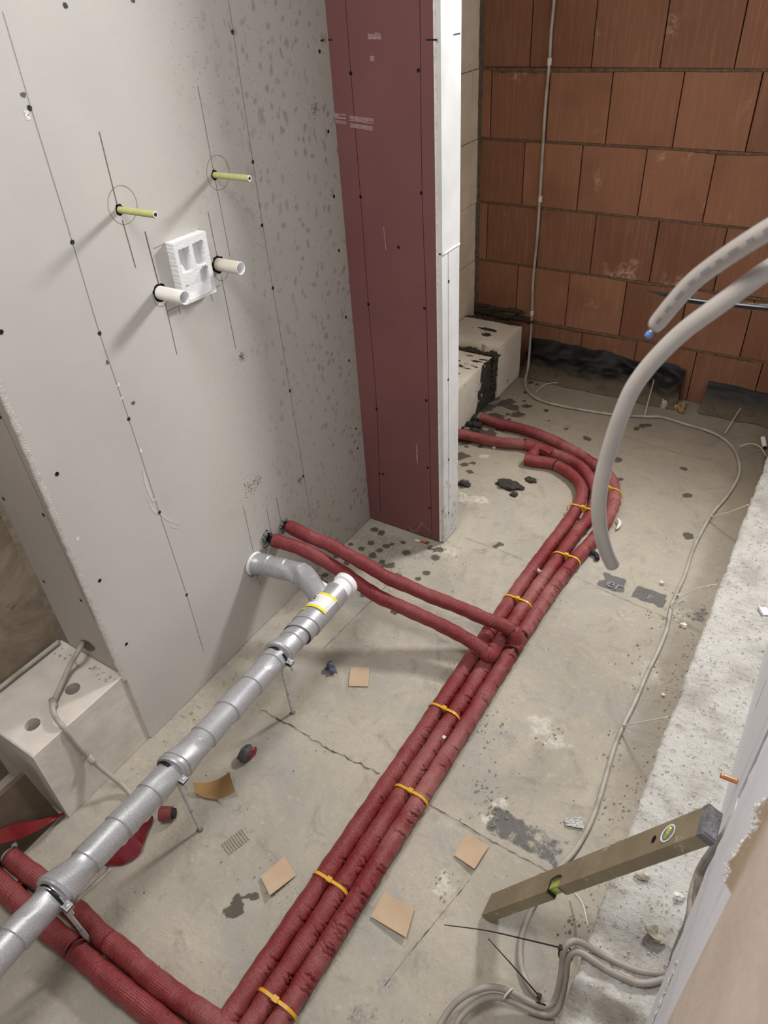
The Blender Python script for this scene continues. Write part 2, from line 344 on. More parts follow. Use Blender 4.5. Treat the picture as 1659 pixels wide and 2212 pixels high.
# ------------------------------------------------------------------ mesh builders
def link(o, parent=None):
    COL.objects.link(o)
    if parent is not None: o.parent = parent
    return o
def tag(o, label=None, cat=None, group=None, kind=None):
    if label: o['label'] = label
    if cat: o['category'] = cat
    if group: o['group'] = group
    if kind: o['kind'] = kind
    return o
def empty(name, loc=(0, 0, 0), parent=None):
    o = D.objects.new(name, None); o.empty_display_size = .05; link(o, parent); o.location = loc; return o
class MB:
    def __init__(s): s.v = []; s.f = []; s.uv = []
    def add(s, vs, fs, uvs=None):
        n = len(s.v); s.v += [tuple(map(float, p)) for p in vs]; s.f += [tuple(i+n for i in f) for f in fs]
        if uvs is None: s.uv += [(0, 0)]*sum(len(f) for f in fs)
        else: s.uv += uvs
        return s
    def box(s, lo, hi, mat=None, ch=0.0):
        x0, y0, z0 = lo; x1, y1, z1 = hi
        vs = [(x0, y0, z0), (x1, y0, z0), (x1, y1, z0), (x0, y1, z0), (x0, y0, z1), (x1, y0, z1), (x1, y1, z1), (x0, y1, z1)]
        if mat is not None: vs = [mat @ Vector(p) for p in vs]
        return s.add(vs, [(0, 3, 2, 1), (4, 5, 6, 7), (0, 1, 5, 4), (1, 2, 6, 5), (2, 3, 7, 6), (3, 0, 4, 7)])
    def prism(s, pts, off):      # closed polygon of 3D points, extruded by vector off
        n = len(pts); off = np.array(off, float); P = [np.array(p, float) for p in pts]
        vs = P+[p+off for p in P]
        fs = [tuple(range(n))[::-1], tuple(range(n, 2*n))]+[(i, (i+1) % n, n+(i+1) % n, n+i) for i in range(n)]
        return s.add(vs, fs)
    def grid(s, P, closed=False, cap=False, uvs=None):      # P: array (a,b,3)
        a, b, _ = P.shape; base = P.reshape(-1, 3)
        fs = []; bb = b if closed else b-1; uv = []
        for i in range(a-1):
            for j in range(bb):
                j2 = (j+1) % b
                fs.append((i*b+j, i*b+j2, (i+1)*b+j2, (i+1)*b+j))
                if uvs is not None:
                    u0, u1 = uvs[0][i], uvs[0][i+1]; v0, v1 = j*uvs[1], (j+1)*uvs[1]
                    uv += [(u0, v0), (u0, v1), (u1, v1), (u1, v0)]
                else: uv += [(0, 0)]*4
        if cap:
            fs += [tuple(range(b))[::-1], tuple((a-1)*b+j for j in range(b))]; uv += [(0, 0)]*(2*b)
        return s.add(base, fs, uv)
    def sheet(s, P, th):         # thick sheet from grid
        P = np.asarray(P, float); a, b, _ = P.shape
        du = np.gradient(P, axis=0); dv = np.gradient(P, axis=1); n = np.cross(du, dv)
        n /= np.linalg.norm(n, axis=2, keepdims=True)+1e-12
        Q = P-n*th; s.grid(P); s.grid(Q[:, ::-1])
        for E1, E2 in ((P[0], Q[0]), (Q[-1], P[-1]), (Q[:, 0], P[:, 0]), (P[:, -1], Q[:, -1])): s.grid(np.stack([E1, E2]))
        return s
    def blob(s, c, r, seed=0, rough=.3, seg=10):
        c = np.array(c); r = np.array(r, float)*np.ones(3); rows = seg//2+1
        P = np.zeros((rows, seg, 3))
        for i in range(rows):
            ph = math.pi*i/(rows-1)
            for j in range(seg):
                th = 2*math.pi*j/seg; d = Vector((math.sin(ph)*math.cos(th), math.sin(ph)*math.sin(th), math.cos(ph)))
                k = 1+rough*noise.noise(d*1.9+Vector((seed*3.7, seed*1.3, seed)))*1.6
                P[i, j] = c+np.array(d)*r*k
        return s.grid(P, closed=True)
    def obj(s, name, mat, parent=None, smooth=False, sharp=0):
        me = D.meshes.new(name); me.from_pydata(s.v, [], s.f)
        uvl = me.uv_layers.new(name='UVMap'); uvl.data.foreach_set('uv', np.array(s.uv, dtype=np.float32).ravel())
        me.materials.append(MT[mat] if isinstance(mat, str) else mat)
        if smooth: me.polygons.foreach_set('use_smooth', [True]*len(me.polygons))
        me.update()
        if sharp: me.set_sharp_from_angle(angle=sharp)
        return link(D.objects.new(name, me), parent)
def resample(pts, step):
    P = np.array(pts, float)
    if len(P) == 2:
        n = max(2, int(np.linalg.norm(P[1]-P[0])/step)+1); t = np.linspace(0, 1, n)[:, None]; return P[0]*(1-t)+P[1]*t
    Q = np.vstack([2*P[0]-P[1], P, 2*P[-1]-P[-2]]); out = []
    for i in range(1, len(Q)-2):
        p0, p1, p2, p3 = Q[i-1:i+3]; t = np.linspace(0, 1, 24, endpoint=False)[:, None]
        out.append(.5*((2*p1)+(-p0+p2)*t+(2*p0-5*p1+4*p2-p3)*t**2+(-p0+3*p1-3*p2+p3)*t**3))
    C = np.vstack(out+[P[-1:]]); d = np.r_[0, np.cumsum(np.linalg.norm(np.diff(C, axis=0), axis=1))]
    n = max(2, int(d[-1]/step)+1); s = np.linspace(0, d[-1], n)
    C = np.stack([np.interp(s, d, C[:, k]) for k in range(3)], 1)
    if n > 8:
        for _ in range(2): C[1:-1] = .25*C[:-2]+.5*C[1:-1]+.25*C[2:]
    return C
def frames(C):
    T = np.gradient(C, axis=0); T /= np.linalg.norm(T, axis=1, keepdims=True)
    up = np.array([0, 0, 1.0]) if abs(T[0][2]) < .9 else np.array([1.0, 0, 0])
    N = np.zeros_like(C); n = np.cross(T[0], up); n /= np.linalg.norm(n)
    for i in range(len(C)):
        n = n-T[i]*np.dot(n, T[i]); n /= np.linalg.norm(n); N[i] = n
    return T, N, np.cross(N, T)
def tube(mb, pts, r, seg=12, step=.01, rf=None, cap=True):
    C = resample(pts, step); T, N, B = frames(C)
    s = np.r_[0, np.cumsum(np.linalg.norm(np.diff(C, axis=0), axis=1))]
    th = np.linspace(0, 2*math.pi, seg, endpoint=False)
    R_ = np.full((len(C), seg), r) if rf is None else rf(s[:, None]*np.ones(seg), th[None, :]*np.ones((len(C), 1)), s[-1])
    P = C[:, None, :]+R_[..., None]*(np.cos(th)[None, :, None]*N[:, None, :]+np.sin(th)[None, :, None]*B[:, None, :])
    mb.grid(P, closed=True, cap=cap, uvs=(s*10, 1.0/seg)); return mb
def wrinkly(r, seed, density=22, side=0.0, depth=.0028, spread=1.15):
    rg = np.random.default_rng(seed)
    def f(s, th, L):
        R_ = np.full(s.shape, r)+.0006*np.sin(s*55+seed)+.0005*np.sin(s*140+2*th+seed)
        R_ = R_+.0004*np.sin(th*5+s*9)
        n = int(L*density)
        for c in rg.uniform(0, L, n):
            a0 = side+rg.normal(0, .35); sp = spread*rg.uniform(.5, 1.2); dpt = depth*rg.uniform(.4, 1.2)
            ang = np.angle(np.exp(1j*(th-a0))); wob = .003*np.sin(ang*rg.uniform(1.5, 3.5)+rg.uniform(0, 6))+.0012*np.sin(ang*9+c*900)
            d = (s-c-wob)/.0015; a = np.exp(-(ang/sp)**4)
            R_ = R_-dpt*1.15*a*np.exp(-d*d)+dpt*.22*a*np.exp(-((np.abs(d)-3.6)/2.4)**2)
        return R_
    return f
def ribbon(mb, pts, w, normal, lift=.0006):   # thin pencil strip on a plane
    P = np.array(pts, float); n = np.array(normal, float); T = np.gradient(P, axis=0)
    Sd = np.cross(T, n); Sd /= np.linalg.norm(Sd, axis=1, keepdims=True)
    w = np.asarray(w)*np.ones(len(P))
    A = P+Sd*w[:, None]/2+n*lift; B = P-Sd*w[:, None]/2+n*lift
    return mb.grid(np.stack([A, B], 1))
def disc(mb, c, r, ax, lift=.0008, seg=10, irr=0.0, seed=0):
    c = np.array(c, float); n = np.zeros(3); n[ax[0]] = ax[1]; e = [i for i in range(3) if i != ax[0]]
    pts = []
    rg = np.random.default_rng(seed)
    for k in range(seg):
        a = 2*math.pi*k/seg; rr = r*(1+irr*rg.uniform(-1, 1)); p = c+n*lift; p[e[0]] += rr*math.cos(a); p[e[1]] += rr*math.sin(a); pts.append(p)
    if ax[1]*(1 if ax[0] != 1 else -1) < 0: pts = pts[::-1]
    return mb.add(pts, [tuple(range(seg))])

# ------------------------------------------------------------------ setting: floor
def floor_h(x, y):
    return .0016*noise.noise(Vector((x*9, y*9, 0)))+.0009*noise.noise(Vector((x*30, y*30, 3)))-.0012
X0, X1, Y0, Y1, ST = -.32, 1.30, -.35, 3.05, .0065
xs = np.arange(X0, X1+ST, ST); ys = np.arange(Y0, Y1+ST, ST)
GX, GY = np.meshgrid(xs, ys, indexing='ij')
stain = np.zeros(GX.shape+(4,)); stain[..., 3] = 1
def blotch(ch, c, r, amp=1.0, rot=0, wob=.35, seed=0):
    rx, ry = (r, r) if np.isscalar(r) else r
    m = (abs(GX-c[0]) < 2.2*max(rx, ry)) & (abs(GY-c[1]) < 2.2*max(rx, ry)); idx = np.argwhere(m)
    for i, j in idx:
        dx, dy = GX[i, j]-c[0], GY[i, j]-c[1]; a = dx*math.cos(rot)+dy*math.sin(rot); b = -dx*math.sin(rot)+dy*math.cos(rot)
        d = math.hypot(a/rx, b/ry)+wob*noise.noise(Vector((dx/rx*1.7+seed, dy/ry*1.7, seed*2.1)))
        stain[i, j, ch] = max(stain[i, j, ch], amp*min(1, max(0, 1.5-d)))
def quad(ch, x0, x1, y0, y1, amp):
    m = (GX > x0-.02) & (GX < x1+.02) & (GY > y0-.02) & (GY < y1+.02)
    for i, j in np.argwhere(m):
        x, y = GX[i, j], GY[i, j]; d = min(x-x0, x1-x, y-y0, y1-y)+.012*noise.noise(Vector((x*40, y*40, 3)))
        w = amp*min(1, max(0, d/.010+.5))*(.72+.55*noise.noise(Vector((x*16, y*16, 8)))+.4*noise.noise(Vector((x*60, y*60, 8))))
        if w > stain[i, j, ch]: stain[i, j, ch] = min(1, w)
sd = 1
for (u, v, r) in [(1147, 1037, .022), (1110, 1067, .018), (1000, 1045, .028), (1010, 985, .012), (1003, 1003, .016), (1015, 1018, .014), (1022, 1000, .012),
                  (1138, 877, .02), (1110, 880, .03), (1180, 886, .014), (1147, 826, .016), (1160, 830, .012), (1070, 905, .05), (1090, 870, .035), (1120, 895, .03),
                  (1060, 935, .028), (1025, 948, .02), (1100, 865, .02), (1165, 985, .0), (1268, 947, .018), (1335, 993, .02), (1477, 1012, .014), (1485, 1070, .018),
                  (1487, 1157, .02), (1387, 920, .015), (1400, 918, .016), (1375, 926, .014), (1080, 1175, .014), (1070, 1180, .01), (1100, 1345, .0), (1035, 930, .03),
                  (1010, 950, .03), (995, 985, .03), (1045, 880, .05), (1060, 860, .03), (1000, 950, .04), (1340, 1035, .012), (1223, 926, .01)]:
    if r > 0: blotch(0, fl(u, v), (r, r*.75), 1.0, RNG.uniform(0, 3), .5, sd)
    sd += 1
for k in range(60):          # small drips around the two grey blocks
    u, v = RNG.normal(1080, 50), RNG.normal(905, 45); p = fl(u, v)
    if p[0] > .03: blotch(0, p, RNG.uniform(.004, .012), .9, 0, .4, sd); sd += 1
for k in range(46):          # mould dots in the corner by the pier
    p = np.array([RNG.uniform(.01, .33), RNG.uniform(1.28, 1.64)]); blotch(0, p, RNG.uniform(.008, .016), .8, 0, .4, sd); sd += 1
blotch(0, fl(545, 1935), (.016, .008), .9, .5, .5, 3); blotch(0, fl(512, 1950), (.012, .022), .95, .9, .6, 5); blotch(0, fl(500, 1970), (.018, .012), .95, .4, .6, 8)
for (u, v, r, a) in [(1010, 1075, .05, .8), (1035, 1080, .04, .8), (1045, 985, .03, .7), (560, 1480, .09, .35), (480, 1520, .09, .4), (420, 1560, .08, .4), (1400, 1450, .06, .55),
                     (1170, 1570, .05, .7), (1200, 1600, .04, .7), (1260, 1500, .07, .3), (1060, 1770, .025, .8), (1080, 1735, .02, .8), (965, 1905, .03, .7), (1130, 1180, .07, .3),
                     (1390, 1470, .07, .5), (955, 1920, .02, .9), (1350, 1330, .06, .45), (1480, 1330, .05, .5), (1320, 1400, .05, .35), (900, 1230, .08, .3), (960, 1190, .05, .6), (300, 1700, .08, .35), (690, 1560, .0, 0)]:
    if r > 0: blotch(1, fl(u, v), (r, r*.7), a, RNG.uniform(0, 3), .6, sd); sd += 1
# overlap strips of the bitumen sheet, worn clear of dust in places
for (cx_, cy_, r_) in ((.12, 1.52, .12), (.22, 1.42, .09), (.07, 1.35, .08), (.25, 1.58, .08)): blotch(0, (cx_, cy_), r_, .36, 0, .5, sd); sd += 1  # broad faint dark patches in the floor corner by the pier
quad(2, .20, 1.13, .80, .865, .34); quad(2, .86, 1.04, .80, .87, .95); quad(2, .68, .80, .81, .86, .45)
quad(2, .60, 1.14, 1.70, 1.775, .30); quad(2, .822, .895, 1.70, 1.772, 1.7); quad(2, .925, 1.02, 1.70, 1.765, 1.4); quad(2, 1.06, 1.14, 1.69, 1.76, .8)
quad(2, .76, .86, .30, .56, .38); quad(2, .80, .86, .05, .45, .5); quad(2, .44, .52, .85, 1.0, .32)
for (u, v) in ((520, 1745), (425, 1105), (1040, 1190), (1065, 1175)): blotch(2, fl(u, v), .03, .5, 0, .5, sd)
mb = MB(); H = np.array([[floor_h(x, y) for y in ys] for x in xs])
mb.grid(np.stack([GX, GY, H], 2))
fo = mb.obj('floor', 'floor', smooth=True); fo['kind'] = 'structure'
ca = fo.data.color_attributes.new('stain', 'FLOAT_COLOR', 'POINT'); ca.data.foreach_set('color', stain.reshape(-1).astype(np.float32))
# outer floor so the ground goes on past the detailed part
g = MB().box((-3, -3.2, -.12), (3, 3.3, -.012)).obj('sub_floor', 'conc', fo); g['kind'] = 'structure'
def crack(pts, w, jag, name='seam'):
    P = resample(pts, .008); n = len(P); off = np.array([jag*(noise.noise(Vector((P[i][0]*60, P[i][1]*60, 1)))+.5*noise.noise(Vector((P[i][0]*170, P[i][1]*170, 4)))) for i in range(n)])
    P[:, 1] += off; P[:, 2] = .0004
    ww = w*(.35+np.abs(np.array([noise.noise(Vector((P[i][0]*45, P[i][1]*45, 9))) for i in range(n)]))*2.6)
    mb = MB(); ribbon(mb, P, ww, (0, 0, 1), .0006); return mb.obj(name, 'holeseam', fo)
MT['holeseam'] = plain('dark_seam_line', (92, 80, 66), .95, 0, .1, .3)  # dark tone of the floor seams and cracks
crack([fl(565, 1533), fl(640, 1575), fl(700, 1612), fl(820, 1672)], .0025, .006)
crack([fl(920, 1735), fl(1000, 1780), fl(1090, 1832), fl(1190, 1885)], .0014, .003)
crack([fl(1235, 1240), fl(1290, 1268), fl(1360, 1300), fl(1500, 1360)], .0008, .002)
crack([fl(1000, 1160), fl(1090, 1192), fl(1130, 1210)], .0009, .002)
crack([fl(830, 2130), fl(900, 2040), fl(1015, 1900)], .0008, .002)
crack([fl(700, 1400), fl(760, 1340), fl(850, 1250)], .0009, .002)
crack([fl(1330, 935), fl(1450, 975), fl(1540, 995)], .0009, .002)
crack([fl(1165, 905), fl(1290, 940)], .0007, .002)
# faint lettering on the worn sheet
def text(body, size, loc, rotm, mat, parent, name='lettering'):
    cu = D.curves.new(name, 'FONT'); cu.body = body; cu.size = size; cu.align_x = 'CENTER'; cu.align_y = 'CENTER'; cu.offset = size*.012; cu.extrude = .0001
    t = D.objects.new(name, cu); COL.objects.link(t); bpy.context.view_layer.update()
    me = D.meshes.new_from_object(t.evaluated_get(bpy.context.evaluated_depsgraph_get())); D.objects.remove(t)
    me.materials.clear(); me.materials.append(MT[mat]); o = D.objects.new(name, me); link(o, parent)
    m = Matrix(rotm).to_4x4() if len(rotm) == 3 else rotm; m.translation = Vector(loc); o.matrix_world = m; return o
MT['lettergrey'] = plain('worn_grey_letter', (132, 134, 138), .8, 0, .3, .2, 90)
zr = Matrix.Rotation(-.12, 3, 'Z')
p = fl(1328, 1264); text('er', .058, (p[0], p[1], .0014), zr, 'lettergrey', fo)
p = fl(1405, 1290); text('r', .05, (p[0], p[1], .0012), zr, 'lettergrey', fo)
# trowel ridges pressed in the dust
mb = MB()
for k in range(9):
    t = k/8; a = fl(480+t*42, 1822-t*32); b = fl(497+t*42, 1846-t*32); tube(mb, [a+[0, 0, .0005], (a+b)/2+[.002*math.sin(k*2), 0, .0012], b+[0, 0, .0005]], .0014, 5, .008)
MT['dustridge'] = plain('pressed_dust', (176, 168, 152), .95, 0, .2, .1)
mb.obj('dust_ridge', 'dustridge', fo, True)
mb = MB()
for k in range(9):
    a = fl(1632+k*1.2, 975+k*7.5); b = fl(1652, 973+k*7.5); tube(mb, [a, b], .0016, 5, .01)
mb.obj('dust_ridge', 'dustridge', fo, True)

# ------------------------------------------------------------------ setting: plasterboard wall
wl = MB()
YA, YB, ZT = .588, 1.648, 2.5
def ring_wall(y0, y1, z0, z1): return wl.box((-.0125, y0, z0), (0, y1, z1))
wl.box((-.0125, YA, .001), (0, YB+.10, ZT))
wall = wl.obj('wall_west', 'board'); wall['kind'] = 'structure'
# broken gypsum edge of the board, a lumpy strip
n = 240; zs = np.linspace(.238, ZT, n); E_ = np.zeros((n, 4, 3))
for i, z in enumerate(zs):
    j = .0022*noise.noise(Vector((z*45, 0, 0))); q = .0018*noise.noise(Vector((z*60, 5, 0)))
    E_[i] = [(.0005, YA+.0005, z), (-.002+q*.3, YA-.006+j, z), (-.011+q, YA-.009+q, z), (-.0135, YA+.0005, z)]
mb = MB().grid(E_); mb.obj('gypsum_edge', 'gypsum', wall, True)
n = 40; zs = np.linspace(.003, .238, n); E_ = np.zeros((n, 3, 3))
for i, z in enumerate(zs): E_[i] = [(.0005, YA, z), (-.003, YA-.0025+.0012*noise.noise(Vector((z*60, 3, 0))), z), (-.0135, YA, z)]
MB().grid(E_).obj('gypsum_edge', 'gypsum', wall, True)
# screws
sm = None
def screws(pts, ax, parent, r=.0036):
    for i, p in enumerate(pts):
        m = MB(); disc(m, p, r*1.25, ax, .0005, 12, .12, i); m.obj('screw', 'screw', parent)
scr = [pl(u, v, 0, 0) for u, v in [(64, 233), (156, 523), (215, 720), (278, 905), (344, 1107), (403, 1285), (141, 12), (502, 69), (546, 350), (566, 487), (589, 622), (626, 844), (655, 1028),
                                   (2, 717), (123, 1024), (215, 1254), (273, 1391), (690, 111), (709, 284), (721, 424), (732, 541), (747, 685), (754, 779), (769, 926), (773, 968), (287, 0)]]
screws(scr, (0, 1), wall)
def wline(pxs, w=.0011, ax=0, c=0, n=(1, 0, 0), parent=None, mat='pencil', name='pencil_line'):
    P = resample([pl(u, v, ax, c) for u, v in pxs], .02); m = MB(); ribbon(m, P, w, n); return m.obj(name, mat, parent or wall)
for L_, w in [([(5, 25), (64, 225)], .0008), ([(64, 225), (156, 523), (215, 720), (278, 905), (344, 1107), (403, 1285), (440, 1408)], .0009),
              ([(493, 0), (546, 350), (589, 622), (626, 844), (675, 1140)], .0008),
              ([(214, 284), (256, 455)], .0016), ([(264, 475), (293, 578)], .0016), ([(313, 500), (344, 620)], .0022), ([(357, 655), (382, 765)], .0013),
              ([(427, 186), (463, 380)], .001), ([(465, 390), (497, 555)], .0009), ([(449, 457), (470, 560)], .0012), ([(478, 598), (509, 753)], .0012),
              ([(332, 537), (356, 526)], .001), ([(424, 500), (432, 494)], .001), ([(361, 673), (387, 660)], .001), ([(453, 628), (477, 615)], .001), ([(385, 660), (390, 678)], .001), ([(454, 628), (459, 650)], .001),
              ([(525, 1092), (549, 1200)], .001), ([(575, 1097), (586, 1150)], .001), ([(597, 1075), (607, 1128)], .001), ([(553, 1240), (565, 1264)], .001)]:
    wline(L_, w)
for (cu_, cv_) in ((265, 443), (471, 373)):   # pencilled circles round the threaded rods
    c = pl(cu_, cv_, 0, 0); P = np.array([[0, c[1]+.034*math.cos(a), c[2]+.034*math.sin(a)] for a in np.linspace(0, 2*math.pi, 40)])
    m = MB(); ribbon(m, P, .0007, (1, 0, 0)); m.obj('pencil_circle', 'pencil', wall)
for (cu_, cv_) in ((346, 634), (477, 580)):
    c = pl(cu_, cv_, 0, 0); P = np.array([[0, c[1]+.021*math.cos(a), c[2]-.004+.023*math.sin(a)] for a in np.linspace(0, 2*math.pi, 40)])
    m = MB(); ribbon(m, P, .0007, (1, 0, 0)); m.obj('pencil_circle', 'pencil', wall)
for q_, (u, v, ry) in enumerate([(540, 1052, .03), (556, 1040, .02), (680, 237, .018), (648, 1037, .012), (522, 770, .012)]):
    c = pl(u, v, 0, 0); m = MB()
    for w_ in range(70):
        p = c+np.array([0, RNG.normal(0, ry*.45), RNG.normal(0, ry*.5)]); disc(m, p, RNG.uniform(.0005, .0016), (0, 1), .0003+.0001*RNG.uniform(), 6, .4, w_)
    m.obj('dirt_smudge', 'pencil', wall)['kind'] = 'stuff'
# torn paper nicks and a filler smear
for i, (u, v) in enumerate([(50, 203), (57, 245), (62, 255), (232, 783), (255, 832), (262, 862), (288, 870), (303, 974), (335, 1079), (168, 1163)]):
    m = MB(); disc(m, pl(u, v, 0, 0), .0045, (0, 1), .0004, 9, .45, i); m.obj('paper_nick', 'gypsum' if i not in (0, 3, 6) else 'pencil', wall)
def smear(pxs, ws, mat, name, ax=0, c=0, n=(1, 0, 0), parent=None, lift=.0005):
    P0 = [pl(u, v, ax, c) for u, v in pxs]; P = resample(P0, .006); t = np.linspace(0, 1, len(P)); w = np.interp(t, np.linspace(0, 1, len(ws)), ws)
    w = w*(1+.25*np.array([noise.noise(Vector((i*.6, 0, 0))) for i in range(len(P))])); m = MB(); ribbon(m, P, w, n, lift); return m.obj(name, mat, parent or wall)
MT['filler'] = plain('thin_filler', (206, 204, 200), .85, 0, .2, .06, 60)
smear([(308, 1012), (316, 1045), (331, 1085)], [.001, .009, .008, .002], 'filler', 'filler_smear')
smear([(320, 1080), (330, 1100), (343, 1112)], [.001, .007, .003], 'filler', 'filler_smear')
smear([(345, 1108), (362, 1122), (388, 1134)], [.004, .006, .001], 'filler', 'filler_smear')
smear([(368, 1137), (384, 1141)], [.003, .004, .001], 'filler', 'filler_smear')

# holes with torn edges and rock wool
def wallhole(u, v, ry, rz, woolr, seed, name='pipe_hole'):
    c = pl(u, v, 0, 0); pts = []
    rg = np.random.default_rng(seed)
    for k in range(18):
        a = 2*math.pi*k/18; q = 1+rg.uniform(-.12, .12); pts.append((.0006, c[1]+ry*q*math.cos(a), c[2]+rz*q*math.sin(a)))
    m = MB().add(pts, [tuple(range(18))]); m.obj(name, 'holedark', wall)
    if woolr:
        m = MB()
        for k in range(15):
            a = 2*math.pi*k/15; m.blob((.001, c[1]+ry*.8*math.cos(a), c[2]+rz*.8*math.sin(a)), woolr*rg.uniform(.7, 1.2), seed+k, .8, 8)
        m.obj('wool_packing', 'wool', wall, True)
    return c
wallhole(258, 453, .0095, .0105, 0, 1); wallhole(463, 378, .0095, .0105, 0, 2)
wallhole(345, 632, .0185, .019, 0, 3); wallhole(471, 571, .0185, .019, 0, 4)
MT['wool2'] = MT['wool']
wallhole(613, 1134, .017, .022, .006, 5); wallhole(577, 1162, .02, .026, .007, 6); wallhole(550, 1218, .03, .036, .009, 7)

# return board, concrete wall and low board in the recess beside the wall
rb = MB().box((-.212, .588, .25), (-.0135, .60, ZT)).obj('wall_return', 'board_plain'); rb['kind'] = 'structure'
screws([pl(u, v, 1, .588) for u, v in [(8, 1077), (94, 1112), (95, 1256), (175, 1297), (0, 900)]], (1, -1), rb)
m = MB(); P = resample([pl(0, 890, 1, .588), pl(205, 1340, 1, .588)], .03); ribbon(m, P, .0008, (0, -1, 0)); m.obj('pencil_line', 'pencil', rb)
c = pl(190, 1395, 1, .588); pts = [(c[0]+.026*math.cos(a)*(1+.1*math.sin(3*a))+.012*math.sin(a), .5875, c[2]+.022*math.sin(a)) for a in np.linspace(0, 2*math.pi, 20, endpoint=False)]
MB().add(pts, [tuple(range(20))]).obj('cable_hole', 'mortarlight', rb)
cw = MB().box((-.60, -1.6, -.02), (-.245, .588, ZT)).obj('wall_recess', 'conc'); cw['kind'] = 'structure'
MT['darkboard'] = plain('dark_dirty_board', (92, 80, 66), .9, 0, .2, .25, 9, .4, .003)
lb = MB().prism([(-.040, -.9, 0), (-.040, .318, 0), (-.040, .302, .2), (-.040, -.9, .21)], (.012, 0, 0)).obj('dirty_board', 'darkboard')
tag(lb, 'dark dirty board standing on edge against the end of the sand-lime block', 'board')

# ------------------------------------------------------------------ setting: pier
pr = empty('wall_pier', (0, 1.70, 0)); pr['kind'] = 'structure'
def loc(o): o.matrix_parent_inverse = o.parent.matrix_world.inverted() if False else Matrix.Translation(-Vector(o.parent.location)); return o
a = loc(MB().box((.0, 1.648, .006), (.2855, 1.661, ZT)).obj('pink_board', 'pink', pr))
loc(MB().box((-.25, 1.661, .004), (.2855, 1.737, ZT)).obj('pier_core', 'holedark', pr))
loc(MB().box((-.25, 1.737, .004), (.2855, 1.75, ZT)).obj('rear_board', 'board_plain', pr))
n = 220; zs = np.linspace(.006, ZT, n); E_ = np.zeros((n, 3, 3))
for i, z in enumerate(zs):
    j = .0018*noise.noise(Vector((z*50, 0, 2))); E_[i] = [(.285, 1.6478, z), (.2895+j*.6, 1.6475, z), (.2905, 1.653, z)]
loc(MB().grid(E_).obj('gypsum_edge', 'gypsum', pr, True))
loc(MB().box((.2880, 1.6525, .005), (.3, 1.7505, .975)).obj('side_board', 'pierside', pr))
loc(MB().box((.2880, 1.6525, .981), (.301, 1.7505, ZT)).obj('side_board', 'pierside', pr))
m = MB(); tube(m, [(.3, 1.652, .977), (.302, 1.70, .979), (.3005, 1.751, .978)], .003, 6, .01, lambda s, th, L: .003+.001*np.sin(s*300+th)); loc(m.obj('gypsum_edge', 'gypsum', pr, True))
def pscr(pts, ax):
    for i, p in enumerate(pts):
        m = MB(); disc(m, p, .0045, ax, .0006, 12, .12, i); loc(m.obj('screw', 'screw', pr))
pscr([pl(u, v, 1, 1.648) for u, v in [(758, 158), (904, 152), (779, 425), (910, 417), (796, 657), (917, 666), (814, 884), (921, 865), (820, 1023), (828, 1024), (924, 1010), (928, 1097), (861, 534)]], (1, -1))
pscr([pl(u, v, 0, .3) for u, v in [(971, 215), (970, 475), (969, 608), (968, 820), (969, 993), (969, 1108)]], (0, 1))
for L_ in ([(746, 0), (758, 158), (779, 425), (796, 657), (814, 884), (822, 1105)], [(907, 0), (912, 417), (921, 660), (926, 865), (933, 1160)]):
    P = resample([pl(u, v, 1, 1.648) for u, v in L_], .03); m = MB(); ribbon(m, P, .0012, (0, -1, 0)); loc(m.obj('pencil_line', 'pencil2', pr)) if 'pencil2' in MT else None
MT['pencil2'] = plain('dark_marker_line', (58, 34, 38), .8, 0, .2, .2)
for L_ in ([(746, 0), (758, 158), (779, 425), (796, 657), (814, 884), (822, 1105)], [(907, 0), (912, 417), (921, 660), (926, 865), (933, 1160)]):
    P = resample([pl(u, v, 1, 1.648) for u, v in L_], .03); m = MB(); ribbon(m, P, .0014, (0, -1, 0)); loc(m.obj('pencil_line', 'pencil2', pr))
P = resample([pl(u, v, 0, .3) for u, v in ((968, 540), (969, 1120))], .03); m = MB(); ribbon(m, P, .0012, (1, 0, 0)); loc(m.obj('pencil_line', 'pencil', pr))
for L_ in ([(706, 86), (718, 86)], [(920, 86), (945, 86)]):
    P = resample([pl(u, v, 1, 1.648) for u, v in L_], .01); m = MB(); ribbon(m, P, .0035, (0, -1, 0)); loc(m.obj('marker_dash', 'ink', pr))
P = resample([pl(u, v, 0, .3012) for u, v in ((980, 75), (994, 72))], .01); m = MB(); ribbon(m, P, .003, (1, 0, 0)); loc(m.obj('marker_dash', 'ink', pr))
P = resample([pl(u, v, 0, 0) for u, v in ((692, 88), (700, 86))], .01); m = MB(); ribbon(m, P, .0035, (1, 0, 0)); m.obj('marker_dash', 'ink', wall)
for L_, w in [([(721, 250), (748, 252)], .012), ([(721, 262), (748, 265)], .008), ([(755, 255), (808, 262)], .012), ([(757, 270), (806, 278)], .010), ([(795, 77), (823, 78)], .014), ([(800, 126), (809, 127)], .011),
              ([(912, 1128), (897, 1148), (880, 1135)], .003), ([(911, 1130), (925, 1143), (934, 1150)], .003), ([(900, 960), (902, 1000)], .006), ([(829, 490), (834, 540)], .003)]:
    P = resample([pl(u, v, 1, 1.648) for u, v in L_], .003); m = MB(); ns = 5 if w > .006 else 1
    for q in range(ns):
        a0, b0 = sorted(RNG.uniform(0, 1, 2)) if ns > 1 and len(P) > 8 else (0, 1)
        if b0-a0 < .4: a0, b0 = 0, 1
        Q = P[int(a0*(len(P)-1)):int(b0*(len(P)-1))+1]+np.array([0, 0, (q-(ns-1)/2)*w/ns]); jw = w/ns*(.55+.5*RNG.uniform(0, 1, len(Q))); ribbon(m, Q, jw, (0, -1, 0), .0009)
    loc(m.obj('chalk_scuff', 'chalk', pr))['kind'] = 'stuff'

